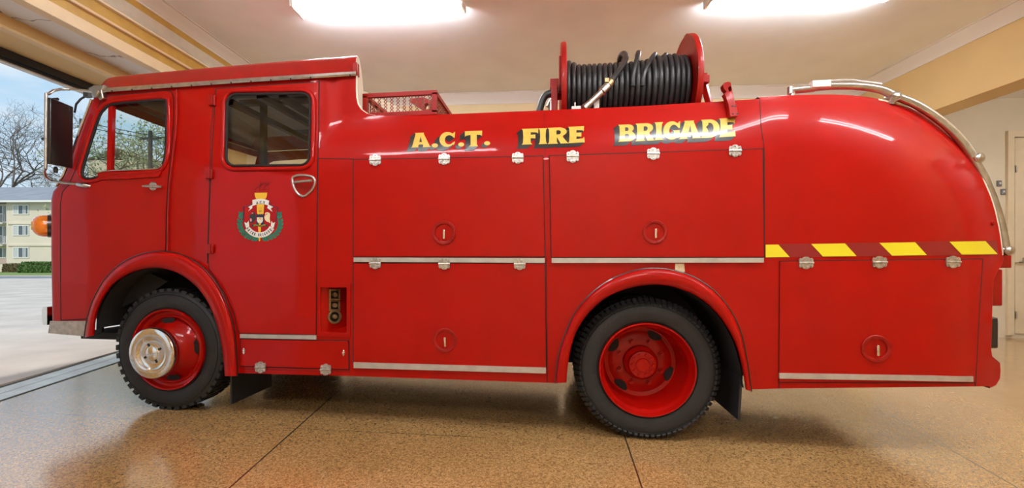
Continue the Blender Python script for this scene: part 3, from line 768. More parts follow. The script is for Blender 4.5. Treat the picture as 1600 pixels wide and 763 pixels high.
for x, y in ((586, 250), (694, 248.5), (809, 246.5)): hinge(x, y, L1)
for x, y in ((895, 244.5), (1021, 240), (1149, 235.5)): hinge(x, y, L2, 19, 18)
for x, y in ((586, 411.5), (694, 412.5), (812, 413)): hinge(x, y, L3, off=.019)
for x, y in ((1260, 411), (1375, 410), (1490, 409.5)): hinge(x, y, L4, 22, 18)
for x, y in ((406.5, 574.5), (508.5, 578)): hinge(x, y, L5, 16, 17)
latch(693.5, 364, 18.5, L1); latch(1023, 363, 19.5, L2); latch(695, 532, 18.5, L3, -4); latch(1368.5, 545, 23, L4, 0)
for x, y in ((380.5, 549), (536.5, 552)):
    mb = MB(); plate(mb, [(x - 2.3, y), (x - 1.4, y - 3), (x, y - 5.5), (x + 1.4, y - 3), (x + 2.3, y), (x + 1.4, y + 3), (x, y + 5.5), (x - 1.4, y + 3)], [], Pm(.016), Pb(.016, .008)); mb.lathe([(0, -.008), (.007, -.006), (.009, 0)], P(x, y, .017), 'Y', 10)
    o = tb(mb, 'budget_lock', CHROME, L5, bevel=.001)
# pump connection recess
mb = MB(); plate(mb, [(496, 443), (547.5, 443), (547.5, 528), (496, 526)], [[(500.5, 449.5), (541.5, 449.5), (541.5, 520.5), (500.5, 518.5)]], Pm(.008), Pb(.008, .02)); pr = tb(mb, 'pump_recess_frame', RED, bevel=.002)
q0, q1, q2, q3 = [onY(*q, .0) for q in PUMP]; dp = Vector((0, .32, 0)); mid_x = onY(527, 480, 0).x
mb = MB()
T0_, B0_ = Vector((q0.x, 0, q0.z + .01)), Vector((q3.x, 0, q3.z - .01)); T1_, B1_ = Vector((q1.x + .01, 0, q1.z + .01)), Vector((q2.x + .01, 0, q2.z - .01))
Tm, Bm = Vector((mid_x, .17, q0.z)), Vector((mid_x, .17, q3.z + .02)); Te, Be = Vector((q1.x + .02, .17, q0.z)), Vector((q2.x + .02, .17, q3.z + .02))
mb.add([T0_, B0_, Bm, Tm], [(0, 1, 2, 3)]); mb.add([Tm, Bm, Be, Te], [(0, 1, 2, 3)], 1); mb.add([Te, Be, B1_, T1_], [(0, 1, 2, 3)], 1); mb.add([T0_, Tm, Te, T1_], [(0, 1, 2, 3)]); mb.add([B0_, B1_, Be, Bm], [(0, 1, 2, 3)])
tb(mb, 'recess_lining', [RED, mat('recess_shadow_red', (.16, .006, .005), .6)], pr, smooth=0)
pn = (Tm - T0_).normalized(); nrm = Vector((pn.y, -pn.x, 0))
BRASS = mat('brass_socket', (.45, .32, .16), .4, .8, var=.3, vscale=40)
for k, (vz, rnd) in enumerate(((.80, 0), (.56, 0), (.30, 1))):
    c = T0_.lerp(B0_, 1 - vz).lerp(Tm.lerp(Bm, 1 - vz), .50) + nrm * .004
    mb = MB(); n = 20 if rnd else 4; a0 = 0 if rnd else PI / 4
    rr = .055 if rnd else .062
    def rg_(r, o): return [c + pn * (r * math.cos(a0 + 2 * PI * i / n)) + Vector((0, 0, r * math.sin(a0 + 2 * PI * i / n))) + nrm * o for i in range(n)]
    mb.grid([rg_(rr, 0), rg_(rr, .012), rg_(rr * .72, .012), rg_(rr * .66, .002)], closed_u=True); mb.add(rg_(rr * .66, .002), [tuple(range(n))], 1)
    mb.tube([c + nrm * .002, c + nrm * .02], .018, 10)
    o = tb(mb, 'hose_socket', [BRASS, BLK], pr, smooth=30); o['label'] = 'brass coupling socket'
mb = MB(); c = T0_.lerp(B0_, .33).lerp(Tm.lerp(Bm, .33), .6); mb.add([c - pn * .075 , c + nrm * .03 - pn * .05, c + nrm * .03 + pn * .05, c + pn * .075], [(0, 1, 2, 3)]); tb(mb, 'shelf_lip', RED, pr)

# primer patch, hazard stripe
mb = MB(); plate(mb, [(1055, 412), (1069, 412), (1070, 425), (1062, 427), (1055, 423)], [], Pm(.004), Pb(.004, .003)); o = tb(mb, 'primer_patch', PATCH); o['label'] = 'bare beige patch without paint'
mb = MB(); plate(mb, [(1196, 382), (1557, 376), (1560, 398), (1196, 403)], [], Pm(.003), Pb(.003, .002), dense=20); hz = tb(mb, 'hazard_stripe', DKRED); hz['label'] = 'dark red and yellow striped tape'
def sy(x, f): return (382 + (376 - 382) * (x - 1196) / 361) * (1 - f) + (403 + (398 - 403) * (x - 1196) / 364) * f
for a, b, c, d in ((1196.5, 1216, 1234, 1196.5), (1267.5, 1320.5, 1338.5, 1286), (1374, 1430, 1448.5, 1394), (1483.5, 1540, 1559, 1503)):
    mb = MB(); plate(mb, [(a, sy(a, .03)), (b, sy(b, .03)), (c, sy(c, .97)), (d, sy(d, .97))], [], Pm(.005), Pb(.005, .0015), dense=12); o = tb(mb, 'yellow_chevron', YEL, hz)

# ---- cab roof, gutter, rear wall
def gpt(px):                                          # gutter line traced
    T = [(157, 141), (270, 133), (400, 124), (500, 118), (556, 114.5)]
    for (a, b), (c, d) in zip(T, T[1:]):
        if px <= c: return b + (d - b) * (px - a) / (c - a)
    return 114.5
ST = [146, 147, 148.5, 151, 155, 161, 170, 200, 240, 290, 340, 390, 440, 490, 530, 556]
X_back = P(556, 114.5).x
def back_x(y):
    d = min(y, W - y); d = max(0., d - .10); return X_back - .36 * d ** 1.15
rows = []
for i, px in enumerate(ST):
    g = P(px, gpt(px), .0); f = (px - 146) / (556 - 146); ff = min(1., (px - 146) / 16.); hgt = .205 * math.sqrt(max(0., 1 - (1 - ff) ** 2)) if ff < 1 else .205 + .03 * f
    row = []
    half = W / 2 - g.y
    for k in range(33):
        s = -1 + 2 * k / 32.; yy = W / 2 + s * half
        d = (1 - abs(s)) * half                        # distance in from the gutter
        t = min(1., d / .30); zz = g.z + hgt * math.sqrt(max(0, 1 - (1 - t) ** 2)) + .03 * (1 - s * s) * f
        x = g.x if i == 0 else P(146, 141.8).x + (back_x(yy) - P(146, 141.8).x) * f
        if i == 0 or ff < 1: x = x - .05 * (1 - s * s) * (1 - f)
        row.append(Vector((x, yy, zz)))
    rows.append(row)
mb = MB(); mb.grid(rows)
roof = tb(mb, 'cab_roof', RED2, smooth=50)
# ceiling lining a little below the roof, and rear wall
mb = MB(); mb.grid([[v - Vector((0, 0, .03)) for v in r[2:-2]] for r in rows[1:]]); tb(mb, 'headlining', INT, roof, smooth=50)
zdeck = P(600, 181).z - .10
mb = MB(); last = rows[-1]
mb.grid([[Vector((v.x - .0, v.y, v.z - .002)) for v in last], [Vector((v.x, v.y, zdeck + (v.z - zdeck) * .5)) for v in last], [Vector((v.x, v.y, zdeck)) for v in last]])
cbw = tb(mb, 'cab_back_wall', CREAM, smooth=60); cbw['label'] = 'cream painted back wall of the cab'
# cream inner skin of the wing beside the cab back
mb = MB(); wg = [P(*q) for q in densify([(556, 98.5), (556, 140), (556.5, 152), (559, 163), (564, 171), (573, 177.5), (586, 180.5), (600, 181)], 4, False)]
mb.grid([[p + Vector((.001, .0, 0)), p + Vector((.012, .004, 0)), p + Vector((.0, .045, -.0)), p + Vector((-.10, .10, -.02))] for p in wg]); tb(mb, 'wing_edge', CREAM, cbw, smooth=60)
mb = MB(); plate(mb, [(551, 99), (557, 97), (557.5, 117), (552, 118)], [], Pm(.01), Pb(.01, .05)); tb(mb, 'roof_end_lip', RED2, roof)
mb = MB(); gl = densify([(150, 141.5), (270, 133.2), (400, 124.2), (500, 118.2), (556, 114.7)], 20, False)
mb.grid([[P(x, y - 3.2, .006), P(x, y - 3.2, .03), P(x, y + .5, .036), P(x, y + 3.4, .028), P(x, y + 3.6, .012), P(x, y + 3.6, 0)] for x, y in gl])
gt = tb(mb, 'roof_gutter', STEEL, smooth=40); gt['label'] = 'weathered metal gutter strip'
for i in range(13):
    mb = MB(); x = 175 + i * 31.; p = P(x, gpt(x) + 2.4, .033); mb.lathe([(0, -.006), (.005, -.004), (.007, .002)], p, 'Y', 8); tb(mb, 'gutter_rivet', INTD, gt)
mb = MB(); zr = rows[7][6].z
vs = []
mb.box((onY(320, 100, .7).x, .85, rows[9][10].z + .012), (.95, .6, .016)); o = tb(mb, 'roof_hatch', WHITE, roof, bevel=.004); o['label'] = 'thin white roof panel'

# windscreen, glass and wiper
i0 = next(i for i, e in enumerate(EDGE) if e.z > z_ws0) ; i1 = max(i for i, e in enumerate(EDGE) if e.z < z_ws1)
mb = MB(); mb.grid([[v + Vector((.012, 0, 0)) for v in FR[i][3:-3]] for i in range(i0 - 1, min(len(FR), i1 + 2))]); ws = tb(mb, 'windscreen', GLASS, smooth=60)
mb = MB(); mb.tube([FR[i][3] + Vector((-.004, -.006, 0)) for i in range(i0 - 2, len(FR) - 1)], .013, 8); o = tb(mb, 'windscreen_trim', CHROME, ws)
mb = MB(); w0 = onY(136, 149, .35); mb.tube([w0, onY(126, 155, .35), onY(119, 163, .36), onY(116.5, 176, .38)], .009, 8); mb.box(onY(137, 148, .35), (.05, .04, .05)); tb(mb, 'wiper', INTD, ws)

# cab interior
mb = MB(); xb = Xof(497)
mb.box((xb, W / 2, 1.75), (.03, W - .24, 1.7)); mb.box(((xb - 4.1) / 2, W / 2, 1.27), (xb + 4.1, W - .2, .04)); tb(mb, 'cab_lining', INT)
mb = MB()
for x in (-3.45, -2.2):
    mb.box((x, W / 2, 1.36), (.5, W - .5, .16)); mb.box((x + .26, W / 2, 1.56), (.12, W - .5, .34))
tb(mb, 'bench_seat', SEAT, bevel=.03)
mb = MB(); mb.box((-4.12, W / 2, 1.62), (.30, W - .3, .18)); tb(mb, 'dashboard', INTD, bevel=.02)
mb = MB(); ax = Vector((-3.86, W - .62, 1.78)); Mx = Matrix.Rotation(math.radians(-25), 3, 'Y')
mb.tube([ax + Mx @ Vector((.23 * math.cos(t), .23 * math.sin(t), 0)) for t in [2 * PI * k / 32 for k in range(32)]], .013, 8, closed=True)
for k in range(3):
    t = 2 * PI * k / 3; mb.tube([ax, ax + Mx @ Vector((.23 * math.cos(t), .23 * math.sin(t), 0))], .010, 6)
mb.tube([ax, ax + Mx @ Vector((0, 0, -.5))], .022, 8); tb(mb, 'steering_wheel', INTD)
mb = MB()
for px0, py0 in ((360, 158), (405, 148), (440, 150)):
    a = onY(px0, py0, .25); mb.box((a.x, W / 2, a.z - .01), (.05, W - .5, .05))
zc_ = onY(412, 160, .6).z
mb.box((onY(412, 160, .6).x, .6, zc_ - .32), (.045, .045, .64)); mb.box((xb - .55, .6, zc_), (1.1, .05, .05)); mb.box((xb - .55, 1.4, zc_ - .05), (1.1, .05, .05))
tb(mb, 'grab_frame', INTD)

# ---- front end: step plate, bumper, indicator, mirror
mb = MB(); plate(mb, [(78, 502), (134, 502), (133, 526), (75, 521)], [], Pm(.006), Pb(.006, .03), dense=10); sp_ = tb(mb, 'step_plate', mat('worn_step_steel', (.46, .41, .36), .42, .7, var=.2, vscale=25)); sp_['label'] = 'bare metal step plate'
mb = MB(); bx = onY(69, 494, .18); mb.grid([[Vector((bx.x + dx, y, bx.z + dz)) for dx, dz in ((.03, -.08), (-.01, -.08), (-.025, -.05), (-.025, .05), (-.01, .08), (.03, .08))] for y in (.18, .22, .6, W - .6, W - .22, W - .18)], closed_u=True)
mb.add([Vector((bx.x + dx, .18, bx.z + dz)) for dx, dz in ((.03, -.08), (-.01, -.08), (-.025, -.05), (-.025, .05), (-.01, .08), (.03, .08))], [tuple(range(6))]); mb.box((bx.x + .12, .5, bx.z), (.25, .06, .08)); mb.box((bx.x + .12, W - .5, bx.z), (.25, .06, .08))
tb(mb, 'bumper', CHROME, smooth=40)
ic = onY(75.5, 353.5, .10); ri = .094; ax_ = Vector((-.62, -.78, 0)).normalized(); bx_ = Vector((-ax_.y, ax_.x, 0))
def lamp(prof, name, m, par=None):
    mb = MB(); mb.grid([[ic + ax_ * h + (bx_ * math.cos(t) + Vector((0, 0, 1)) * math.sin(t)) * r for r, h in prof] for t in [2 * PI * k / 32 for k in range(32)]], closed_v=True); return tb(mb, name, m, par, smooth=40)
lens = lamp([(ri, .0), (ri, .03), (ri - .006, .055), (ri - .018, .075), (ri - .04, .092), (.03, .098), (0, .099)], 'indicator_lens', AMBER); lens['label'] = 'amber indicator on the cab front'
lamp([(0, -.03), (ri * .8, -.03), (ri + .004, -.02), (ri + .004, .004), (ri - .004, .006)], 'indicator_base', BLK, lens)
mb = MB(); mb.tube([ic - ax_ * .02, Vector((P(84, 353).x - .04, .16, ic.z))], .03, 10); tb(mb, 'indicator_bracket', BLK, lens)
for r_ in (.034, .020):
    hh_ = .098
    mb = MB(); mb.tube([ic + ax_ * hh_ + (bx_ * math.cos(t) + Vector((0, 0, 1)) * math.sin(t)) * r_ for t in [2 * PI * i / 24 for i in range(24)]], .004, 6, closed=True); tb(mb, 'lens_ring', GOLD, lens)
# mirror: swivelled head on two bent arms
YM = -.10
m_tl, m_tr, m_br, m_bl = onY(72, 152, YM - .10), onY(108, 167, YM + .10), onY(107, 263, YM + .10), onY(71, 256, YM - .10)
e1 = (m_tr - m_tl); nn = e1.cross(m_bl - m_tl).normalized(); nn = -nn if nn.y < 0 else nn
mb = MB(); A = [m_tl, m_tr, m_br, m_bl]; mb.add(A + [v + nn * .035 for v in A], [(0, 1, 2, 3), (7, 6, 5, 4), (0, 4, 5, 1), (1, 5, 6, 2), (2, 6, 7, 3), (3, 7, 4, 0)])
mr = tb(mb, 'mirror_head', BLK, bevel=.006); mr['label'] = 'tall rectangular door mirror'
c_ = sum(A, Vector()) / 4
mb = MB(); mb.add([c_ + (v - c_) * .93 - nn * .002 for v in A], [(0, 1, 2, 3)]); tb(mb, 'mirror_glass', MIRROR, mr)
mb = MB(); mb.tube([m_tl - nn * .012 + Vector((.016, 0, .03)), m_bl - nn * .012 + Vector((.016, 0, -.04))], .011, 10)
mb.tube([m_tl - nn * .012 + Vector((.016, 0, .03)), onY(76, 147, YM - .09), onY(83, 142, YM - .05), onY(95, 139.5, .0), onY(110, 139.5, .05), onY(143, 143, .06)], .011, 10)
mb.tube([m_bl - nn * .012 + Vector((.016, 0, -.04)), onY(69, 268, YM - .09), onY(71, 276, YM - .07), onY(79, 282, -.03), onY(100, 286, -.02), onY(124, 288, .0)], .010, 10)
tb(mb, 'mirror_arm', STEEL, mr)
mb = MB(); mb.tube([onY(122, 288.5, .0), onY(133, 290, -.02), onY(142, 291, .0)], [.018, .02, .012], 10); mb.tube([onY(132, 290, -.02), onY(134, 290, .03)], .016, 8); tb(mb, 'mirror_bracket', STEEL, mr)
mb = MB(); plate(mb, [(137, 138), (146, 133), (163, 132.5), (158, 141), (161, 153), (156, 157), (150, 150), (142, 145)], [], lambda x, y: onY(x, y, .02), lambda x, y: onY(x, y, .02) + Vector((0, .05, 0))); mb.box(onY(150, 146, .01), (.05, .02, .06), Matrix.Rotation(.5, 3, 'Y')); tb(mb, 'mirror_bracket', STEEL, mr, bevel=.006)
mb = MB(); mb.lathe([(0, -.03), (.014, -.03), (.016, 0), (.01, .02)], onY(87, 264.5, YM), 'Z', 10); tb(mb, 'mirror_knob', INTD, mr); mb = MB(); mb.lathe([(0, -.02), (.012, -.02), (.012, .02), (0, .02)], onY(70, 217, YM - .1), 'X', 8); tb(mb, 'mirror_knob', INTD, mr); mb = MB(); mb.lathe([(0, -.02), (.012, -.02), (.012, .02), (0, .02)], onY(87, 155, YM), 'X', 8); tb(mb, 'mirror_knob', INTD, mr)

# ---- tail lamps, tail hook and the ladder guide rail
YR = .30
mb = MB(); a, b = onY(1549, 421, YR), onY(1560, 478, YR); mb.box(((a.x + b.x) / 2 - .02, YR + .1, (a.z + b.z) / 2), (b.x - a.x + .06, .24, a.z - b.z)); tl = tb(mb, 'tail_lamp_housing', RED2, bevel=.008)
mb = MB(); mb.box((b.x - .005, YR + .1, (a.z + b.z) / 2), (.02, .18, (a.z - b.z) * .8)); tb(mb, 'tail_lens', LENSR, tl, bevel=.006)
a, b = onY(1548, 496, YR), onY(1565, 545, YR); zc_ = (a.z + b.z) / 2; hh = (a.z - b.z) / 2
mb = MB(); mb.box(((a.x) + .012, YR + .1, zc_), (.06, .22, 2 * hh)); rl = tb(mb, 'reversing_lamp', BLK, bevel=.012)
mb = MB(); mb.grid([[Vector((a.x + .04, YR + .1 + y, zc_ + z)) for y, z in ((-.105, -hh), (-.105, hh), (.105, hh), (.105, -hh))], [Vector((b.x, YR + .1 + y * .8, zc_ + z * .7)) for y, z in ((-.105, -hh), (-.105, hh), (.105, hh), (.105, -hh))]], closed_u=True); k = len(mb.v); mb.f.append((k - 4, k - 3, k - 2, k - 1)); mb.mi.append(0); tb(mb, 'lamp_lens', LENSW, rl, smooth=0, bevel=.012)
mb = MB(); a, b = onY(1566, 395, YR), onY(1581, 419, YR); mb.box(((a.x + b.x) / 2 - .02, YR + .06, (a.z + b.z) / 2), (b.x - a.x + .04, .12, a.z - b.z)); tb(mb, 'tail_step_bracket', RED2, bevel=.005)
mb = MB(); p = P(1550, 349, .0); mb.lathe([(0, -.016), (.012, -.015), (.016, -.006), (.016, 0)], p, 'Y', 14); tb(mb, 'reflector_stud', RED2)
mb = MB(); mb.tube([P(x, y, 0) + Vector((.012, .012, .006)) for x, y in TOP_R[12:]], .010, 8); o = tb(mb, 'tail_edge_trim', CREAM, smooth=60); o['label'] = 'cream edging strip round the tail'
RY = .26
rail = catmull([(1272, 137), (1300, 134.5), (1340, 135), (1375, 140), (1398, 150), (1430, 163), (1462, 183), (1492, 209), (1516, 240), (1536, 276), (1552, 315), (1563, 352), (1571, 391)], 5)
mb = MB(); mb.tube([onY(x, y, RY) for x, y in rail], .027, 12); gr_ = tb(mb, 'ladder_rail', STEEL, smooth=60); gr_['label'] = 'curved bare metal rail over the tail'
mb = MB(); mb.tube([Vector((onY(x, y, RY).x, RY + .62, onY(x, y, RY).z)) for x, y in rail], .027, 12); tb(mb, 'ladder_rail', STEEL, smooth=60)
mb = MB(); mb.tube([onY(1236, 142, RY), onY(1272, 138, RY)], .026, 12); mb.tube([onY(1238, 141, RY), onY(1238, 160, RY)], .020, 10); mb.tube([onY(1236, 147, RY), onY(1236, 136, RY)], .024, 10); tb(mb, 'rail_post', STEEL, gr_)
mb = MB(); a, b = onY(1268, 127, RY - .03), onY(1297, 136, RY - .03); mb.box(((a.x + b.x) / 2, RY - .02, (a.z + b.z) / 2), (b.x - a.x, .05, a.z - b.z)); tb(mb, 'rail_stop', WHITE, gr_, bevel=.003)
mb = MB(); mb.tube([onY(1296, 128, RY), onY(1330, 127, RY + .05), onY(1376, 133, RY + .05)], .016, 8); tb(mb, 'upper_guide', STEEL, gr_)
for (x, y), (x2, y2) in (((1398, 151), (1393, 163)), ((1527, 247), (1517, 246)), ((1574, 392), (1563, 391))):
    mb = MB(); a = onY(x, y, RY - .01); b = onY(x2, y2, RY); d = (b - a).normalized(); mb.tube([a - d * .02, a, a + d * .03, b], [.026, .036, .022, .018], 12); mb.tube([a - Vector((0, .02, 0)), a + Vector((0, .06, 0))], .033, 12); tb(mb, 'rail_clamp', STEEL, gr_)

# ---- ladder bracket on the shoulder
def brY(y): return .13 - .10 * max(0., min(1., (y - 150) / 32.))
mb = MB(); plate(mb, [(1129.5, 133), (1132, 129), (1138, 127.5), (1142, 129), (1144.5, 142), (1148, 158), (1154, 181), (1141, 182.5), (1138, 163), (1133.5, 150), (1131.5, 147), (1135, 143), (1131, 139)], [ellipse(1143.5 - 3, 139, 2.6, 4, 14)], lambda x, y: onY(x, y, brY(y)), lambda x, y: onY(x, y, brY(y)) + Vector((0, .05, 0)))
lb = tb(mb, 'ladder_bracket', RED2, bevel=.003)
mb = MB()
for x, y in ((1144, 166), (1149, 166), (1145, 178), (1152, 178)): mb.lathe([(0, -.006), (.006, -.004), (.007, 0)], onY(x, y, brY(y)), 'Y', 8)
tb(mb, 'bracket_bolt', INTD, lb)
mb = MB(); mb.tube([onY(1152, 163, .25), onY(1155, 160, .22), onY(1154, 168, .16)], .012, 8); tb(mb, 'bracket_clip', STEEL, lb)

# ---- mesh basket behind the cab
Yb0, Yb1 = .30, 1.15
bq = [onY(571, 150.5, Yb0), onY(679, 149, Yb0), onY(679, 181, Yb0), onY(571, 181, Yb0)]
xa, xb_, zt, zbm = bq[0].x, bq[1].x, bq[0].z, bq[3].z
mb = MB()
for x in (xa, xb_):
    for y in (Yb0, Yb1): mb.box((x, y, (zt + zbm) / 2), (.04, .03, zt - zbm))
for y in (Yb0, Yb1):
    for z in (zt, zbm): mb.box(((xa + xb_) / 2, y, z), (xb_ - xa + .04, .03, .035))
for x in (xa, xb_):
    for z in (zt, zbm): mb.box((x, (Yb0 + Yb1) / 2, z), (.035, Yb1 - Yb0, .035))
bas = tb(mb, 'mesh_basket', RED2, bevel=.002); bas['label'] = 'red framed wire mesh basket'
def mesh_panel(o, u, v, nu, nv):
    mb = MB()
    for i in range(nu):
        for sgn in (0, 1):
            pts = []
            for j in range(nv * 2 + 1):
                uu = (i + (.5 * (j % 2) if sgn == 0 else .5 * ((j + 1) % 2)) + 0) / nu
                pts.append(o + u * min(1, uu) + v * (j / (nv * 2)))
            mb.tube(pts, .0045, 5, cap=False)
    return mb
MESHM = mat('rusty_mesh', (.30, .08, .04), .6, var=.4, vscale=30)
for o_, u_, v_, nu, nv in ((Vector((xa, Yb0, zbm)), Vector((xb_ - xa, 0, 0)), Vector((0, 0, zt - zbm)), 11, 3), (Vector((xa, Yb1, zbm)), Vector((xb_ - xa, 0, 0)), Vector((0, 0, zt - zbm)), 11, 3), (Vector((xb_, Yb0, zbm)), Vector((0, Yb1 - Yb0, 0)), Vector((0, 0, zt - zbm)), 18, 3), (Vector((xa, Yb0, zbm)), Vector((0, Yb1 - Yb0, 0)), Vector((0, 0, zt - zbm)), 18, 3)):
    tb(mesh_panel(o_, u_, v_, nu, nv), 'mesh_panel', MESHM, bas, smooth=0)
mb = MB(); plate(mb, [(643, 154), (662, 152), (676, 158), (677, 178), (668, 178), (655, 168), (640, 158)], [ellipse(667, 166, 4, 5, 12)], lambda x, y: onY(x, y, .55), lambda x, y: onY(x, y, .55) + Vector((0, .06, 0))); tb(mb, 'stowed_bracket', RED2, bas)

# ---- hose reel
YA, RF = .78, .42
XL = onY(881.5, 120, YA - RF * .7).x; XRf = onY(1096.5, 130, YA - RF).x
ZC = onY(882, 74.5, YA).z - RF
reel = tempty('hose_reel')
def flange(x, name, th=.012, R=RF):
    mb = MB(); mb.lathe([(0, -th), (R - .02, -th), (R, -th * 2), (R + .008, -th), (R + .008, th), (R, th * 1.6), (R - .02, th), (0, th)], (x, YA, ZC), 'X', 64); return tb(mb, name, RED2, reel, smooth=35)
f1 = flange(XL, 'reel_flange'); f2 = flange(XRf, 'reel_flange')
mb = MB(); pl = [(YA - .06 + RF * .92 * math.cos(t), ZC + RF * .92 * math.sin(t)) for t in [PI * k / 12 for k in range(13)]]
hump = catmull([(YA - .10, ZC + .33), (YA - .05, ZC + .42), (YA + .02, ZC + .485), (YA + .12, ZC + .49), (YA + .2, ZC + .44), (YA + .33, ZC + .35), (YA + .3, ZC + .1), (YA, ZC)], 4, True)
mb.add([Vector((XRf + .02, y, z)) for y, z in hump] + [Vector((XRf + .035, y, z)) for y, z in hump], [tuple(range(len(hump))), tuple(range(2 * len(hump) - 1, len(hump) - 1, -1))] + [(i, (i + 1) % len(hump), len(hump) + (i + 1) % len(hump), len(hump) + i) for i in range(len(hump))])
tb(mb, 'brake_plate', RED2, reel)
mb = MB(); mb.lathe([(.15, XL), (.15, XRf)], (0, YA, ZC), 'X', 40); tb(mb, 'drum', RED2, reel)
R0 = ZC; zt = onY(960, 101, YA).z; RH = zt - ZC - .021
nT = 23; x0 = XL + .035; x1 = XRf - .04; pitch = (x1 - x0) / (nT - 1)
RT_ = [.035, .02] + [0.] * 9 + [.0, .0, .01, .005] + [.012, .028, .036, .038, .04, .042, .03, .026]
while len(RT_) < nT: RT_.insert(6, 0.)
pts = []
for i in range(nT * 40):
    th = i / 40.; k = min(nT - 1, int(th)); k2 = min(nT - 1, k + 1); fr_ = th - k
    rr = RH + RT_[k] + (RT_[k2] - RT_[k]) * sst((fr_ - .7) / .3)
    xx = x0 + pitch * min(nT - 1, k + sst((fr_ - .55) / .4))
    a = 2 * PI * th - PI / 2
    pts.append(Vector((xx, YA + rr * math.sin(-a + PI), ZC + rr * math.cos(a + PI))) if False else Vector((xx, YA - rr * math.cos(2 * PI * th + PI), ZC + rr * math.sin(2 * PI * th + PI))))
mb = MB(); mb.tube(pts, pitch * .49, 10); hs = tb(mb, 'hose', HOSE, reel, smooth=60); hs['label'] = 'coiled black rubber hose'
# inner layer fills gaps
mb = MB(); mb.lathe([(RH - .018, XL + .02), (RH - .018, XRf - .02)], (0, YA, ZC), 'X', 40); tb(mb, 'inner_coils', HOSE, reel)
def loop(px_top, px_bot, dr):
    mb = MB(); p = []
    xt, xb2 = onY(px_top, 90, YA).x, onY(px_bot, 160, YA - RH).x
    for i in range(41):
        a = PI * .5 + (-1.45 + 3.2 * i / 40.)           # over the top from back to front
        r = RH + .018 + dr * math.exp(-((a - PI * .52) / .75) ** 2)
        s = sst((a - PI * .5) / 1.6) if a > PI * .5 else 0
        p.append(Vector((xt + (xb2 - xt) * s + .05 * max(0, (PI * .5 - a)), YA + r * math.cos(a), ZC + r * math.sin(a))))
    mb.tube(p, pitch * .49, 10); return tb(mb, 'hose_loop', HOSE, reel, smooth=60)
loop(996, 988, .075); loop(1022, 1004, .05); loop(1038, 1026, .04)
# free end with the branch nozzle
mb = MB(); mb.tube([Vector(q) for q in catmull([tuple(onY(*q)) for q in ((966, 112, YA + .2), (969, 90, YA + .05), (974, 84, YA - .02), (978, 88, YA - .12), (975, 98, YA - .22), (966, 112, YA - .36), (953, 130, YA - .44))], 6)], [.024] * 37, 10); tb(mb, 'hose_tail', HOSE, reel, smooth=60)
ns = [onY(955, 127, YA - .44), onY(950, 134, YA - .45), onY(949, 135, YA - .45), onY(940, 144, YA - .47), onY(939, 145, YA - .47), onY(924, 159, YA - .50), onY(912, 170, YA - .52)]
mb = MB(); mb.tube(ns, [.020, .022, .034, .034, .026, .024, .030], 14); nz = tb(mb, 'nozzle', STEEL, reel, smooth=40); nz['label'] = 'bright metal nozzle on the hose end'
mb = MB(); mb.tube([ns[0], ns[0] + (ns[1] - ns[0]) * .9], .027, 10); mb.box(onY(948, 126, YA - .46), (.03, .03, .03)); tb(mb, 'hose_clamp', BRASS, reel)
mb = MB(); mb.box(onY(932, 163, .36), (.04, .03, .14)); mb.box(onY(905, 170, .36), (.12, .05, .03)); mb.tube([onY(898.5, 172, .34), onY(898.5, 160, .34)], .006, 6); tb(mb, 'nozzle_clip', WHITE, reel, bevel=.004)
mb = MB(); xs_ = XL - .05; zd = P(880, 171).z - .1
mb.box((xs_ - .03, YA - .25, (ZC - .02 + zd) / 2), (.05, .09, ZC - .02 - zd)); mb.box((xs_ - .03, YA + .25, (ZC + zd) / 2), (.05, .09, ZC - zd)); mb.box((xs_ - .03, YA, ZC), (.07, .56, .08)); mb.box((xs_ - .05, YA - .25, zd + .12), (.16, .12, .10)); mb.tube([(XL - .12, YA, ZC), (XRf + .1, YA, ZC)], .04, 14); mb.box((xs_ + .02, YA - .15, ZC + .12), (.02, .06, .30))
tb(mb, 'reel_stand', RED2, reel, bevel=.004)
mb = MB(); a, b = onY(1099, 128, .55), onY(1108, 162, .5); mb.tube([a, b], .03, 4); mb.tube([Vector((a.x, 1.05, a.z)), Vector((b.x, 1.1, b.z))], .03, 4); mb.box((a.x, YA, a.z), (.05, .6, .06)); mb.tube([a + Vector((0, -.05, 0)), a + Vector((0, .05, 0))], .022, 10); mb.box(a + Vector((0, 0, .04)), (.05, .04, .05))
tb(mb, 'reel_stand', RED2, reel, bevel=.003)
mb = MB(); mb.tube([Vector(q) for q in catmull([tuple(onY(*q, .55)) for q in ((842, 178), (846, 162), (852, 150), (861, 146), (872, 146))], 5)], .030, 10); fp = tb(mb, 'feed_pipe', HOSE, reel, smooth=60)
mb = MB(); mb.tube([onY(858, 168, .6), onY(863, 158, .6), onY(868, 160, .62)], .03, 10); mb.tube([onY(862, 175, .55), onY(862, 160, .55)], .028, 10); tb(mb, 'feed_valve', STEEL, reel)

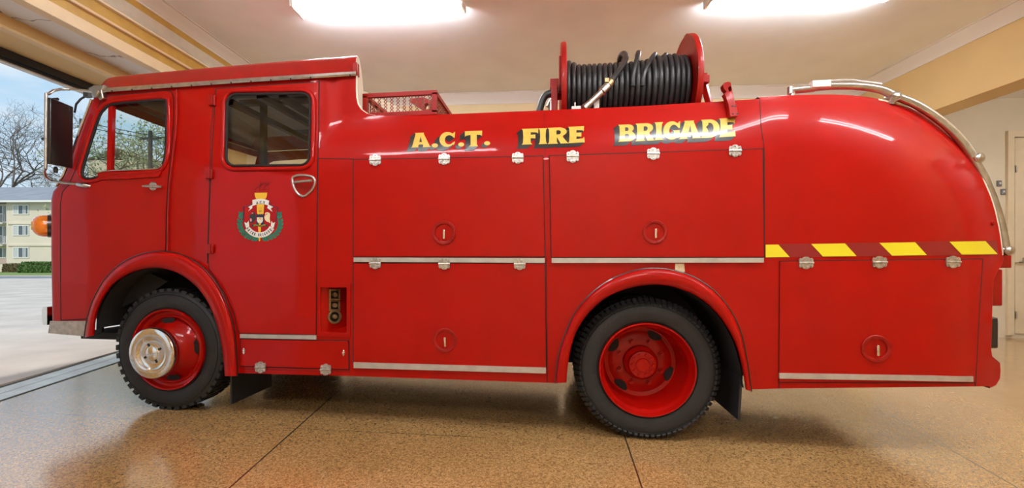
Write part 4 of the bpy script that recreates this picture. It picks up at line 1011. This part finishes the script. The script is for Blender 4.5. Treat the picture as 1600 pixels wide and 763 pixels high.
# ---- signwriting: gold letters with black block shade
def arc(cx, cy, rx, ry, a0, a1, n=10): return [(cx + rx * math.cos(math.radians(a0 + (a1 - a0) * i / n)), cy + ry * math.sin(math.radians(a0 + (a1 - a0) * i / n))) for i in range(n + 1)]
GL = {
 'A': ([(0, 0), (.06, .05), (.27, .93), (.24, 1), (.68, 1), (.66, .93), (.94, .06), (1, 0), (.58, 0), (.62, .06), (.60, .19), (.40, .19), (.36, .06), (.40, 0)], [[(.43, .36), (.56, .36), (.51, .74)]]),
 'C': (arc(.50, .5, .50, .5, 48, 312, 20) + [(.93, .14), (1, .36)] + arc(.62, .47, .28, .31, 320, 48, 16) + [(.90, .60), (.97, .60), (1, 1), (.93, .96)], []),
 'T': ([(0, 1), (1, 1), (.985, .64), (.92, .72), (.69, .75), (.69, .10), (.78, 0), (.24, 0), (.33, .10), (.33, .75), (.09, .72), (.0, .64)], []),
 'F': ([(0, 1), (1, 1), (.98, .66), (.90, .74), (.54, .77), (.54, .60), (.82, .62), (.82, .37), (.54, .39), (.54, .12), (.64, 0), (0, 0), (.08, .10), (.10, .5), (.08, .90)], []),
 'I': ([(0, 1), (1, 1), (.86, .88), (.80, .5), (.86, .12), (1, 0), (0, 0), (.14, .12), (.2, .5), (.14, .88)], []),
 'R': ([(0, 0), (.07, .10), (.09, .5), (.07, .90), (0, 1), (.55, 1)] + arc(.55, .73, .36, .27, 80, -60, 10) + [(.72, .40), (.94, .06), (1, 0), (.62, 0), (.46, .38), (.44, .38), (.44, .10), (.50, 0)], [[(.42, .57), (.42, .83), (.52, .83)] + arc(.52, .70, .11, .13, 70, -70, 6) + [(.5, .57)]]),
 'E': ([(0, 0), (.07, .10), (.09, .5), (.07, .90), (0, 1), (.96, 1), (.94, .68), (.86, .75), (.50, .78), (.50, .61), (.80, .63), (.80, .37), (.50, .39), (.50, .22), (.88, .25), (.97, .34), (1, 0)], []),
 'B': ([(0, 0), (.07, .10), (.09, .5), (.07, .90), (0, 1), (.58, 1)] + arc(.58, .77, .33, .23, 85, -50, 8) + arc(.62, .29, .38, .29, 45, -85, 10) + [(.62, 0)], [[(.40, .60), (.40, .83), (.50, .83)] + arc(.51, .715, .09, .115, 70, -70, 6), [(.40, .17), (.40, .44), (.53, .44)] + arc(.54, .305, .10, .135, 70, -70, 6)]),
 'G': (arc(.50, .5, .50, .5, 48, 300, 20) + [(.86, .08), (.96, .10), (.96, .44), (1, .50), (.56, .50), (.62, .44), (.62, .20)] + arc(.62, .49, .27, .31, 250, 50, 14) + [(.90, .62), (.97, .62), (1, 1), (.92, .96)], []),
 'D': ([(0, 0), (.07, .10), (.09, .5), (.07, .90), (0, 1), (.50, 1)] + arc(.48, .5, .52, .5, 85, -85, 16) + [(.50, 0)], [[(.40, .18), (.40, .82), (.46, .82)] + arc(.46, .5, .22, .32, 80, -80, 10) + [(.46, .18)]]),
 'S': (arc(.5, .73, .46, .27, 30, 250, 12) + arc(.5, .28, .22, .13, 80, -100, 8) + [(.06, .38), (.02, .04)] + arc(.5, .27, .47, .27, 250, 430, 12) + arc(.5, .73, .18, .12, 260, 60, 8), []),
 '.': (ellipse(.5, .5, .5, .5, 18), []),
}
def q2(q, x, y):
    (ax, ay), (bx, by), (cx, cy), (dx, dy) = q          # bl, br, tr, tl
    return ((ax * (1 - x) + bx * x) * (1 - y) + (dx * (1 - x) + cx * x) * y, (ay * (1 - x) + by * x) * (1 - y) + (dy * (1 - x) + cy * x) * y)
def glyph(ch, q): o, h = GL[ch]; return [q2(q, *p) for p in o], [[q2(q, *p) for p in l] for l in h]
def box4(x0, y0, x1, y1, s=0.): return ((x0, y1), (x1, y1 - s), (x1, y0 - s), (x0, y0))
WORDS = [
 ('first', [('A', ((642, 230.8), (673.5, 229.6), (673, 206.9), (640.5, 208.2))), ('.', box4(674.6, 224.2, 684.5, 230.8)), ('C', box4(686.6, 206.6, 711.2, 230.0, .8)), ('.', box4(716, 222.6, 725.4, 229.2)), ('T', box4(726.4, 205.2, 753.4, 229.4, .9)), ('.', box4(756.4, 220.6, 766, 227.2))]),
 ('middle', [('F', box4(815, 201.6, 841.3, 226.2, 1)), ('I', box4(841.4, 200.6, 855.2, 225.4, .5)), ('R', box4(855.4, 200, 888.6, 225.2, 1.3)), ('E', box4(887.6, 198.4, 913.6, 223.8, 1.3))]),
 ('last', [('B', box4(966, 195, 992.8, 221.6, 1)), ('R', box4(993, 193.4, 1023.2, 221, 1.4)), ('I', box4(1022.8, 191.4, 1036.2, 219.4, .7)), ('G', box4(1036.4, 190, 1063, 218.8, 1)), ('A', box4(1060.5, 189.4, 1096, 217.6, 1.7)), ('D', box4(1095.4, 187.4, 1124.2, 216, 1.5)), ('E', box4(1123.6, 185.4, 1149.4, 214.6, 1.6))]),
]
SHX, SHY = -8.2, 6.6
for wname, gl_ in WORDS:
    mb = MB(); ms = MB()
    for ch, q in gl_:
        o, h = glyph(ch, q)
        o = densify(o, 5); 
        plate(mb, o, h, Pm(.0032), None)
        k = .55 if ch == '.' else 1
        n = len(o)
        for i in range(n):
            a, b = o[i], o[(i + 1) % n]
            ms.add([P(a[0], a[1], .002), P(b[0], b[1], .002), P(b[0] + SHX * k, b[1] + SHY * k, .002), P(a[0] + SHX * k, a[1] + SHY * k, .002)], [(0, 1, 2, 3)])
        plate(ms, [(x + SHX * k, y + SHY * k) for x, y in o], [[(x + SHX * k, y + SHY * k) for x, y in l] for l in h], Pm(.002), None)
    lo = tb(mb, 'lettering', GOLD, smooth=30); lo['label'] = {'first': 'gold initials with black block shade', 'middle': 'middle gold word with black block shade', 'last': 'last and longest gold word with black block shade'}[wname]
    tb(ms, 'lettering_shade', BLK, lo, smooth=30)

# ---- the painted crest on the crew door
def CQ(x, y): return (360 + x / 6.934, 275 + y / 6.934)
def crest_piece(name, loops, off, m, parent, label=None):
    mb = MB()
    for lp, hs in loops: plate(mb, [CQ(*p) for p in lp], [[CQ(*p) for p in h] for h in hs], Pm(off), None)
    o = tb(mb, name, m, parent, smooth=30)
    if label: o['label'] = label
    return o
def band(pts, w):
    n = len(pts); L = []; R = []
    for i in range(n):
        a, b = pts[max(0, i - 1)], pts[min(n - 1, i + 1)]; d = Vector((b[0] - a[0], b[1] - a[1])); d.normalize(); ww = w[i] if isinstance(w, list) else w
        L.append((pts[i][0] - d.y * ww / 2, pts[i][1] + d.x * ww / 2)); R.append((pts[i][0] + d.y * ww / 2, pts[i][1] - d.x * ww / 2))
    return L + R[::-1]
shield = catmull([(138, 334), (190, 325), (228, 296), (240, 264), (280, 250), (330, 246), (380, 252), (416, 266), (428, 296), (466, 328), (518, 342)], 4) + catmull([(510, 400), (500, 470), (480, 540), (440, 600), (390, 640), (322, 668), (250, 640), (190, 596), (150, 530), (136, 460), (140, 390)], 4)
inner = [(325 + (x - 325) * .955, 455 + (y - 455) * .955) for x, y in shield]
crest = crest_piece('painted_crest', [(shield, [inner])], .0125, NAVY, cd, None)
crest['label'] = 'painted shield crest with torch, ribbons and laurel'
# laurel sprays
for sx in (-1, 1):
    lv = []
    path = catmull([(322 + sx * 20, 680), (322 + sx * 90, 672), (322 + sx * 160, 640), (322 + sx * 205, 580), (322 + sx * 222, 510), (322 + sx * 205, 430)], 4)
    for i in range(0, len(path), 2):
        x, y = path[i]; x2, y2 = path[min(len(path) - 1, i + 1)]; a = math.atan2(y2 - y, x2 - x) if i < len(path) - 1 else -PI / 2
        for s in (-.55, .55):
            ca_, sa_ = math.cos(a + s), math.sin(a + s)
            lv.append(([(x + ca_ * u * 50 - sa_ * v * 15, y + sa_ * u * 50 + ca_ * v * 15) for u, v in ((0, 0), (.25, .8), (.55, 1), (.85, .6), (1.05, 0), (.85, -.6), (.55, -1), (.25, -.8))], []))
    crest_piece('laurel_spray', lv, .0122, GREEN, crest)
crest_piece('torch', [([(262, 184), (400, 182), (396, 212), (384, 246), (368, 250), (368, 300), (358, 420), (290, 420), (284, 300), (284, 250), (276, 246), (264, 214)], [])], .0130, mat('torch_yellow', (.78, .46, .03), .4), crest)
crest_piece('torch_handle', [([(300, 540), (332, 540), (322, 706), (306, 706)], [])], .0130, mat('torch_yellow', (.78, .46, .03), .4), crest)
fl_ = [band(catmull(p, 5), 4.5) for p in ([(262, 180), (268, 140), (320, 100), (326, 72), (330, 76)], [(318, 172), (314, 130), (340, 96), (386, 68)], [(360, 176), (358, 140), (380, 100), (384, 68)], [(410, 174), (416, 130), (404, 108), (428, 72)], [(326, 72), (332, 100), (350, 84)], [(384, 68), (390, 98), (426, 70)])]
crest_piece('torch_flame', [(p, []) for p in fl_], .0128, mat('flame_line_red', (.13, .003, .003), .45), crest)
crest_piece('ribbon', [([(238, 262), (280, 252), (330, 249), (380, 254), (420, 270), (412, 322), (370, 308), (325, 304), (285, 310), (240, 326)], []), ([(240, 312), (236, 350), (190, 384), (214, 352), (192, 338)], []), ([(412, 310), (398, 346), (456, 390), (436, 354), (462, 336)], [])], .0135, WHT, crest)
rib = catmull([(180, 566), (220, 606), (270, 634), (322, 640), (374, 630), (420, 600), (450, 560)], 4)
crest_piece('ribbon', [(band(rib, 58), []), ([(150, 500), (176, 512), (198, 488), (204, 540), (186, 584), (170, 566)], []), ([(486, 500), (462, 512), (444, 488), (438, 536), (450, 580), (468, 560)], [])], .0135, WHT, crest)
def small_text(txt, fn, w, h, sp, parent, name):
    mb = MB()
    for i, ch in enumerate(txt):
        if ch == ' ': continue
        cx, cy, a = fn(i); ca_, sa_ = math.cos(a), math.sin(a); ww = w * (.35 if ch in '.' else .55 if ch == 'I' else 1); hh = h * (.3 if ch == '.' else 1); oy = h * .7 if ch == '.' else 0
        q = [CQ(cx + ca_ * x - sa_ * y, cy + sa_ * x + ca_ * y) for x, y in ((-ww / 2, hh / 2 + oy / 2), (ww / 2, hh / 2 + oy / 2), (ww / 2, -hh / 2 + oy / 2), (-ww / 2, -hh / 2 + oy / 2))]
        o, hl = glyph(ch, q); plate(mb, o, hl, Pm(.0145), None)
    return tb(mb, name, NAVY, parent, smooth=0)
small_text('A.C.T', lambda i: (290 + i * 18.5, 286 + .004 * (290 + i * 18.5 - 328) ** 2, 0), 22, 28, 0, crest, 'ribbon_lettering')
TX = 'FIRE BRIGADE'
def onrib(i):
    x = 200 + i * 21.5; k = (x - 315) / 130; return (x, 640 - 62 * k * k, -math.atan2(62 * 2 * k, 130))
small_text(TX, onrib, 16, 30, 0, crest, 'ribbon_lettering')
crest_piece('castle', [([(280, 416), (292, 408), (300, 420), (312, 410), (322, 420), (334, 410), (344, 420), (354, 410), (362, 418), (362, 530), (280, 530)], [])], .0132, NAVY, crest)
crest_piece('castle_shield', [([(288, 450), (352, 450), (352, 490), (340, 508), (320, 516), (300, 508), (288, 490)], [])], .0136, WHT, crest)
crest_piece('castle_emblem', [([(300, 470), (318, 446), (340, 470), (326, 478), (318, 462), (308, 478)], []), (ellipse(318, 520, 12, 12, 14), [])], .0139, mat('torch_yellow', (.78, .46, .03), .4), crest)
crest_piece('black_swan', [(catmull([(224, 400), (244, 392), (262, 402), (272, 430), (268, 470), (250, 500), (226, 512), (208, 500), (214, 470), (206, 440), (212, 420), (238, 424), (236, 410)], 3, True), [])], .0134, BLK, crest)
crest_piece('swan_plume', [(ellipse(222, 478, 10, 18, 12), []), (ellipse(238, 404, 12, 4, 10), [])], .0137, PINK, crest)
crest_piece('white_swan', [(catmull([(376, 404), (398, 394), (420, 400), (430, 420), (426, 460), (432, 512), (414, 500), (392, 494), (372, 470), (368, 440), (384, 424), (404, 412), (390, 410), (380, 424)], 3, True), [])], .0134, mat('swan_cream', (.80, .66, .42), .45), crest)
crest_piece('ground', [(band(catmull([(236, 546), (280, 532), (322, 548), (364, 532), (400, 544)], 4), 16), [])], .0133, mat('torch_green', (.20, .22, .03), .5), crest)
crest_piece('rosette', [(ellipse(240, 540, 12, 12, 12), []), (ellipse(390, 540, 12, 12, 12), [])], .0136, BLK, crest)
crest_piece('crown_mark', [([(304, 366), (312, 378), (322, 366), (332, 378), (340, 366), (336, 394), (308, 394)], []), (band([(306, 340), (310, 352), (334, 352), (338, 340)], 4), [])], .0136, mat('torch_ochre', (.42, .25, .04), .5), crest)

# ================================================================== OUTSIDE THE DOORWAY
CONC = mat('driveway_concrete', (.60, .52, .46), .85, var=.14, vscale=1.2, detail=8, bump=.2, bscale=30)
ASPH = mat('road_asphalt', (.22, .24, .27), .85, var=.12, vscale=.6, detail=6)
GRASS = mat('lawn_grass', (.20, .28, .07), .9, var=.35, vscale=2.5, detail=6)
mb = MB()
nrm_ = Vector((-td.y, td.x, 0)).normalized()
def gz(t): return .085 - .105 * (t - 4) / 18 if t < 22 else -.02 - .05 * (t - 22) / 14 if t < 36 else -.07 - .32 * (t - 36) / 19
a0, a1 = thr(-30, -.02), thr(26, -.02); a0.z = a1.z = .085
f0, f1 = atT(-1400, 404, 22), atT(900, 404, 22); f0.z = f1.z = gz(22)
g0 = thr(ts0 - 30, -.02) 
vs = [a0, a1, f1, f0]; mb.add(vs + [v - Vector((0, 0, .3)) for v in vs], [(0, 1, 2, 3), (7, 6, 5, 4), (0, 4, 5, 1), (1, 5, 6, 2), (2, 6, 7, 3), (3, 7, 4, 0)])
mb.build('driveway', CONC, kind='structure', smooth=0)
def gstrip(name, t0, t1, m, dz=0):
    mb = MB(); vs = []
    for t, xs in ((t0, (-1500, 1000)), (t1, (1000, -1500))):
        for px in xs: p = atT(px, 404, t); p.z = gz(t) + dz; vs.append(p)
    mb.add(vs + [v - Vector((0, 0, .4)) for v in vs], [(0, 1, 2, 3), (7, 6, 5, 4), (0, 4, 5, 1), (1, 5, 6, 2), (2, 6, 7, 3), (3, 7, 4, 0)]); return mb.build(name, m, kind='structure', smooth=0)
gstrip('road', 22, 33, ASPH); gstrip('kerb', 33, 33.4, CONC, .06); gstrip('lawn', 33.4, 140, GRASS, .03)

# apartment building, facade roughly square to the view
TB_ = 55.
BA = YAW - math.radians(2.0); bu = Vector((math.cos(BA), math.sin(BA), 0)); bn = Vector((-math.sin(BA), math.cos(BA), 0)); bo = atT(0, 424, TB_); bo.z = gz(TB_)
def BP(u, d, z): return bo + bu * u + bn * d + Vector((0, 0, z))
SC = TB_ / FPX
def U(px): return px * SC
def Z(py): return (424 - py) * SC
def bbox_(mb, u0, u1, d0, d1, z0, z1):
    vs = [BP(u, d, z) for u in (u0, u1) for d in (d0, d1) for z in (z0, z1)]
    mb.add(vs, [(0, 1, 3, 2), (4, 6, 7, 5), (0, 4, 5, 1), (2, 3, 7, 6), (0, 2, 6, 4), (1, 5, 7, 3)])
BW = mat('building_cream_render', (.72, .64, .52), .8, var=.04, vscale=.5); ROOFM = mat('grey_tile_roof', (.26, .28, .32), .7, var=.1, vscale=.8)
WINM = mat('dark_window_glass', (.10, .13, .16), .1); CURT = mat('pale_curtain', (.55, .57, .58), .6)
apt = empty('apartment_building', bo); tag(apt, 'cream three storey apartment building with grey roof beyond the road', 'building')
def ab(mb, name, m, parent=None, **k):
    o = mb.build(name, m, None, **k); o.parent = parent or apt
    if not parent: o.matrix_parent_inverse = Matrix.Translation(-apt.location)
    return o
mb = MB(); bbox_(mb, U(-420), U(28), .0, 9, -.4, Z(317)); bbox_(mb, U(28), U(112), -1.2, 9, -.4, Z(317)); ab(mb, 'wall', BW, smooth=0)
mb = MB(); e0, e1 = U(-430), U(116)
rows = [[BP(u, d, z) for u in (e0, e1)] for d, z in ((-1.9, Z(317.5)), (-1.9, Z(315)), (4.2, Z(283)), (10.3, Z(315)), (10.3, Z(317.5)))]
mb.grid(rows); ab(mb, 'roof', ROOFM, smooth=0)
mb = MB(); bbox_(mb, e0, e1, -2.0, -1.85, Z(318.5), Z(315.5)); ab(mb, 'gutter', WHITE, smooth=0)
def window(px0, px1, py0, py1, d, panes=3):
    fr = MB(); u0, u1, z0, z1 = U(px0), U(px1), Z(py1), Z(py0); w = .09
    bbox_(fr, u0 - w, u1 + w, d - .08, d, z0 - w, z0); bbox_(fr, u0 - w, u1 + w, d - .08, d, z1, z1 + w)
    for k in range(panes + 1): x = u0 + (u1 - u0) * k / panes; bbox_(fr, x - w / 2, x + w / 2, d - .08, d, z0, z1)
    f = ab(fr, 'window_frame', WHITE, smooth=0)
    mb = MB(); bbox_(mb, u0, u1, d - .03, d + .02, z0, z1); ab(mb, 'pane', WINM, f, smooth=0)
    mb = MB(); bbox_(mb, u0 + .03, u0 + (u1 - u0) / panes - .03, d - .045, d - .02, z0, z1)
    if panes == 3: bbox_(mb, u0 + (u1 - u0) * .72, u0 + (u1 - u0) * .82, d - .045, d - .02, z0, z1)
    ab(mb, 'curtain', CURT, f, smooth=0)
for i in range(-3, 3):
    o = i * 105
    for py0, py1 in ((322.5, 335), (353.5, 367), (387, 401)):
        if -90 < o + 40 < 60: window(40 + o, 63.5 + o, py0, py1, -1.2 if o + 40 > 28 else 0)
    for py0, py1 in ((321, 346), (353, 379), (387, 401)):
        if o - 8 < 28: window(-6 + o, 11 + o, py0, py1, 0, 3)
for o in (-210, -105, 0):
    for ys in (349, 382.5):
        b = MB(); bbox_(b, U(-45 + o), U(23 + o), -1.3, 0, Z(ys + 1.6), Z(ys - 1)); s_ = ab(b, 'balcony', mat('balcony_slab', (.60, .56, .50), .8), smooth=0)
        b = MB(); bbox_(b, U(-45 + o), U(23 + o), -1.28, -1.22, Z(ys - 14.5), Z(ys - 13.6))
        for k in range(34): x = U(-45 + o) + (U(68)) * k / 33; bbox_(b, x - .018, x + .018, -1.27, -1.23, Z(ys - 1), Z(ys - 14))
        for k in range(5): y = -1.25 * k / 5; bbox_(b, U(23 + o) - .04, U(23 + o), y - .02, y + .02, Z(ys - 1), Z(ys - 14))
        ab(b, 'balcony_railing', mat('railing_grey', (.42, .43, .45), .5), s_, smooth=0)
mb = MB(); mb.tube([BP(U(26.5), -.25, 0), BP(U(26.5), -.25, Z(318))], .10, 8); ab(mb, 'downpipe', BW)
for py in (350, 383):
    mb = MB(); bbox_(mb, U(31), U(112), -1.32, -1.2, Z(py + 1), Z(py - 1.5)); ab(mb, 'ledge', BW, smooth=0)
mb = MB(); bbox_(mb, U(-420), U(22), -.05, 0, Z(411), Z(403)); ab(mb, 'base_band', mat('pinkish_render', (.55, .40, .36), .8), smooth=0)

# hedge, shrubs and trees
LEAF = mat('hedge_leaf', (.09, .17, .035), .6, var=.5, vscale=6)
DRYL = mat('dry_leaf', (.16, .12, .05), .7, var=.5, vscale=6)
def leaves(mb, fn, n, s):
    for _ in range(n):
        c = fn(); a = Vector((random.gauss(0, 1), random.gauss(0, 1), random.gauss(0, 1))).normalized(); b = a.orthogonal().normalized(); k = s * random.uniform(.6, 1.3)
        mb.add([c - a * k, c + b * k * .5, c + a * k, c - b * k * .5], [(0, 1, 2, 3)])
def hedge(px0, px1, py0, t, depth, label, m, cat='hedge', nm='hedge', n=2600):
    p0, p1 = atT(px0, 404, t), atT(px1, 404, t); zb = gz(t) - .02; h = CAM.z + (404 - py0) / FPX * t - zb
    L = (p1 - p0).length; mb = MB(); u = (p1 - p0).normalized(); v = Vector((-u.y, u.x, 0))
    rows = []
    for k in range(25):
        s = k / 24; en = min(1, 4.5 * min(s, 1 - s) + .62); row = []
        for d, z in ((0, 0), (-.04, .3), (-.05, .7), (.08, .93), (.3, 1), (.7, 1), (.92, .93), (1.05, .7), (1.04, .3), (1, 0)):
            row.append(p0 + u * (L * s) + v * (d * depth) + Vector((random.uniform(-.05, .05), random.uniform(-.05, .05), zb - p0.z + z * h * en * random.uniform(.95, 1.03))))
        rows.append(row)
    mb.grid(rows); k = len(rows[0]); mb.f += [tuple(range(k)), tuple(range(24 * k, 25 * k))]; mb.mi += [0, 0]
    def fn():
        s = random.random(); e = min(1, 4.5 * min(s, 1 - s) + .62); f = random.random()
        if f < .6: d, z = -.05, random.random()
        else: d, z = random.random(), 1.
        return p0 + u * (L * s) + v * (d * depth) + Vector((0, 0, zb - p0.z + z * h * e + random.uniform(-.03, .06)))
    leaves(mb, fn, n, .10)
    o = mb.build(nm, m, smooth=0); tag(o, label, cat); return o
hedge(29, 96, 410.5, 47, 1.4, 'clipped green hedge on the lawn left of the cab front', LEAF)
hedge(4, 25, 413, 51, 1.2, 'low brownish shrub at the foot of the balconies', DRYL, 'shrub', 'shrub', 700)
BARK = mat('grey_bark', (.16, .13, .11), .85, var=.3, vscale=5)
def tree(base, h, label, group=None, seed=1, spread=.62, levels=6, leaf=None, nl=0, ls=.12, name='bare_tree', r0=None, trunk=.28, col=BARK, kids=(2, 3)):
    rnd = random.Random(seed); mb = MB(); tips = []
    def br(p, d, L, r, lv):
        n = 4; pts = [p]
        for i in range(n):
            d = (d + Vector((rnd.gauss(0, .13), rnd.gauss(0, .13), rnd.gauss(.02, .08)))).normalized(); pts.append(pts[-1] + d * (L / n))
        mb.tube(pts, [r * (1 - .38 * i / n) for i in range(n + 1)], 6 if lv < 3 else 4, cap=False)
        if lv >= levels: tips.append(pts[-1]); return
        if lv >= levels - 2: tips.extend(pts[2:])
        for k in range(rnd.choice(kids) + (1 if lv < 2 else 0)):
            ax = Vector((rnd.gauss(0, 1), rnd.gauss(0, 1), rnd.gauss(0, .35))).normalized()
            nd = (d * rnd.uniform(.7, 1.0) + ax * spread * rnd.uniform(.7, 1.3)).normalized()
            br(pts[-1] if k else pts[-1], nd, L * rnd.uniform(.62, .82), r * .60, lv + 1)
        for k in range(2 if lv > 0 else 0):
            ax = Vector((rnd.gauss(0, 1), rnd.gauss(0, 1), rnd.gauss(.2, .35))).normalized(); nd = (d * .5 + ax).normalized()
            br(pts[2], nd, L * .5, r * .4, max(lv + 2, levels - 1))
    br(Vector((0, 0, 0)), Vector((0, 0, 1)), h * trunk, r0 or h * .022, 0)
    t = empty(name, base); tag(t, label, 'tree', group)
    o = mb.build('branches', col, t, smooth=60)
    if leaf:
        lm = MB(); st = random.getstate(); random.seed(seed)
        leaves(lm, lambda: rnd.choice(tips) + Vector((rnd.gauss(0, .2), rnd.gauss(0, .2), rnd.gauss(0, .2))), nl, ls); random.setstate(st)
        lm.build('foliage', leaf, t, smooth=0)
    return t
def tbase(px, t): p = atT(px, 404, t); p.z = gz(min(t, 120)) if t < 60 else -.6; return p
tree(tbase(22, 72), 24, 'tall bare tree rising behind the left end of the grey roof', seed=4, levels=7, spread=.72, r0=.42, trunk=.36)
tree(tbase(58, 102), 22, 'smaller bare tree behind the grey roof beside the mirror', seed=9, levels=6, spread=.6, r0=.25, leaf=mat('olive_leaf', (.22, .20, .08), .7, var=.3), nl=700, ls=.16, trunk=.34)
PALE = mat('pale_spring_leaf', (.36, .40, .22), .7, var=.3, vscale=4)
tree(tbase(232, 42), 16, 'pale budding tree seen through the cab side window', seed=15, levels=6, spread=.75, leaf=PALE, nl=5200, ls=.12, name='budding_tree', trunk=.30, r0=.22)
tree(tbase(140, 46), 10, 'low pale green tree seen through the quarter light', seed=21, levels=5, spread=.8, leaf=PALE, nl=2600, ls=.11, name='budding_tree', trunk=.28, r0=.16)
# pale house glimpsed through the cab window
hb = empty('beige_house', tbase(186, 66)); tag(hb, 'plain beige house glimpsed through the cab side window', 'house')
o0 = hb.location
def hbx(mb, x0, x1, y0, y1, z0, z1):
    vs = [RT * x + FW * y + Vector((0, 0, z)) for x in (x0, x1) for y in (y0, y1) for z in (z0, z1)]
    mb.add(vs, [(0, 1, 3, 2), (4, 6, 7, 5), (0, 4, 5, 1), (2, 3, 7, 6), (0, 2, 6, 4), (1, 5, 7, 3)])
mb = MB(); hbx(mb, -4.5, 4, 0, 8, 0, 16.6); mb.build('wall', mat('beige_render', (.66, .52, .36), .8, var=.06, vscale=.4), hb, smooth=0)
mb = MB(); mb.grid([[RT * x + FW * y + Vector((0, 0, z)) for x, z in ((-4.9, 16.5), (-.2, 18.4), (4.4, 16.5))] for y in (-.4, 8.4)]); mb.build('roof', mat('sandy_roof', (.50, .40, .30), .8), hb, smooth=0)
for x in (-2.5, 1.5):
    for z in (5, 9.2, 13.2):
        mb = MB(); hbx(mb, x - .6, x + .6, -.05, .05, z - .7, z + .7); mb.build('window', WINM, hb, smooth=0)
# power pole and wires
pb = tbase(235, 30); pt = empty('power_pole', pb); tag(pt, 'dark power pole seen through the cab side window', 'pole')
WD = mat('dark_timber', (.05, .045, .04), .8)
zt_ = CAM.z + (404 - 205) / FPX * 30 - pb.z
mb = MB(); mb.tube([Vector((0, 0, 0)), Vector((0, 0, zt_))], [.16, .12], 10); mb.build('pole', WD, pt)
mb = MB(); mb.box((0, 0, zt_ - .5), (1.6, .1, .12)); mb.build('crossarm', WD, pt)
pb2 = tbase(127, 20); pt2 = empty('power_pole', pb2); tag(pt2, 'slim dark power pole standing behind the windscreen pillar', 'pole'); zt2 = CAM.z + (404 - 186) / FPX * 20 - pb2.z
mb = MB(); mb.tube([Vector((0, 0, 0)), Vector((0, 0, zt2))], [.09, .07], 10); mb.build('pole', WD, pt2)
for k, dx in enumerate((-.6, .6)):
    a = pb + Vector((dx, 0, zt_ - .42)); b = pb2 + Vector((-.2 + .4 * k, 0, zt2 - .3 + .12 * k)); c = a + (a - b) * 1.2
    mb = MB(); P3 = []
    for i in range(31):
        s = i / 30; q = b + (c - b) * s; q.z -= .5 * math.sin(PI * min(1, s * 2.2)) * 0; P3.append(q)
    mb.tube([q - pb for q in P3], .022, 6); o = mb.build('wire', WD, pt)
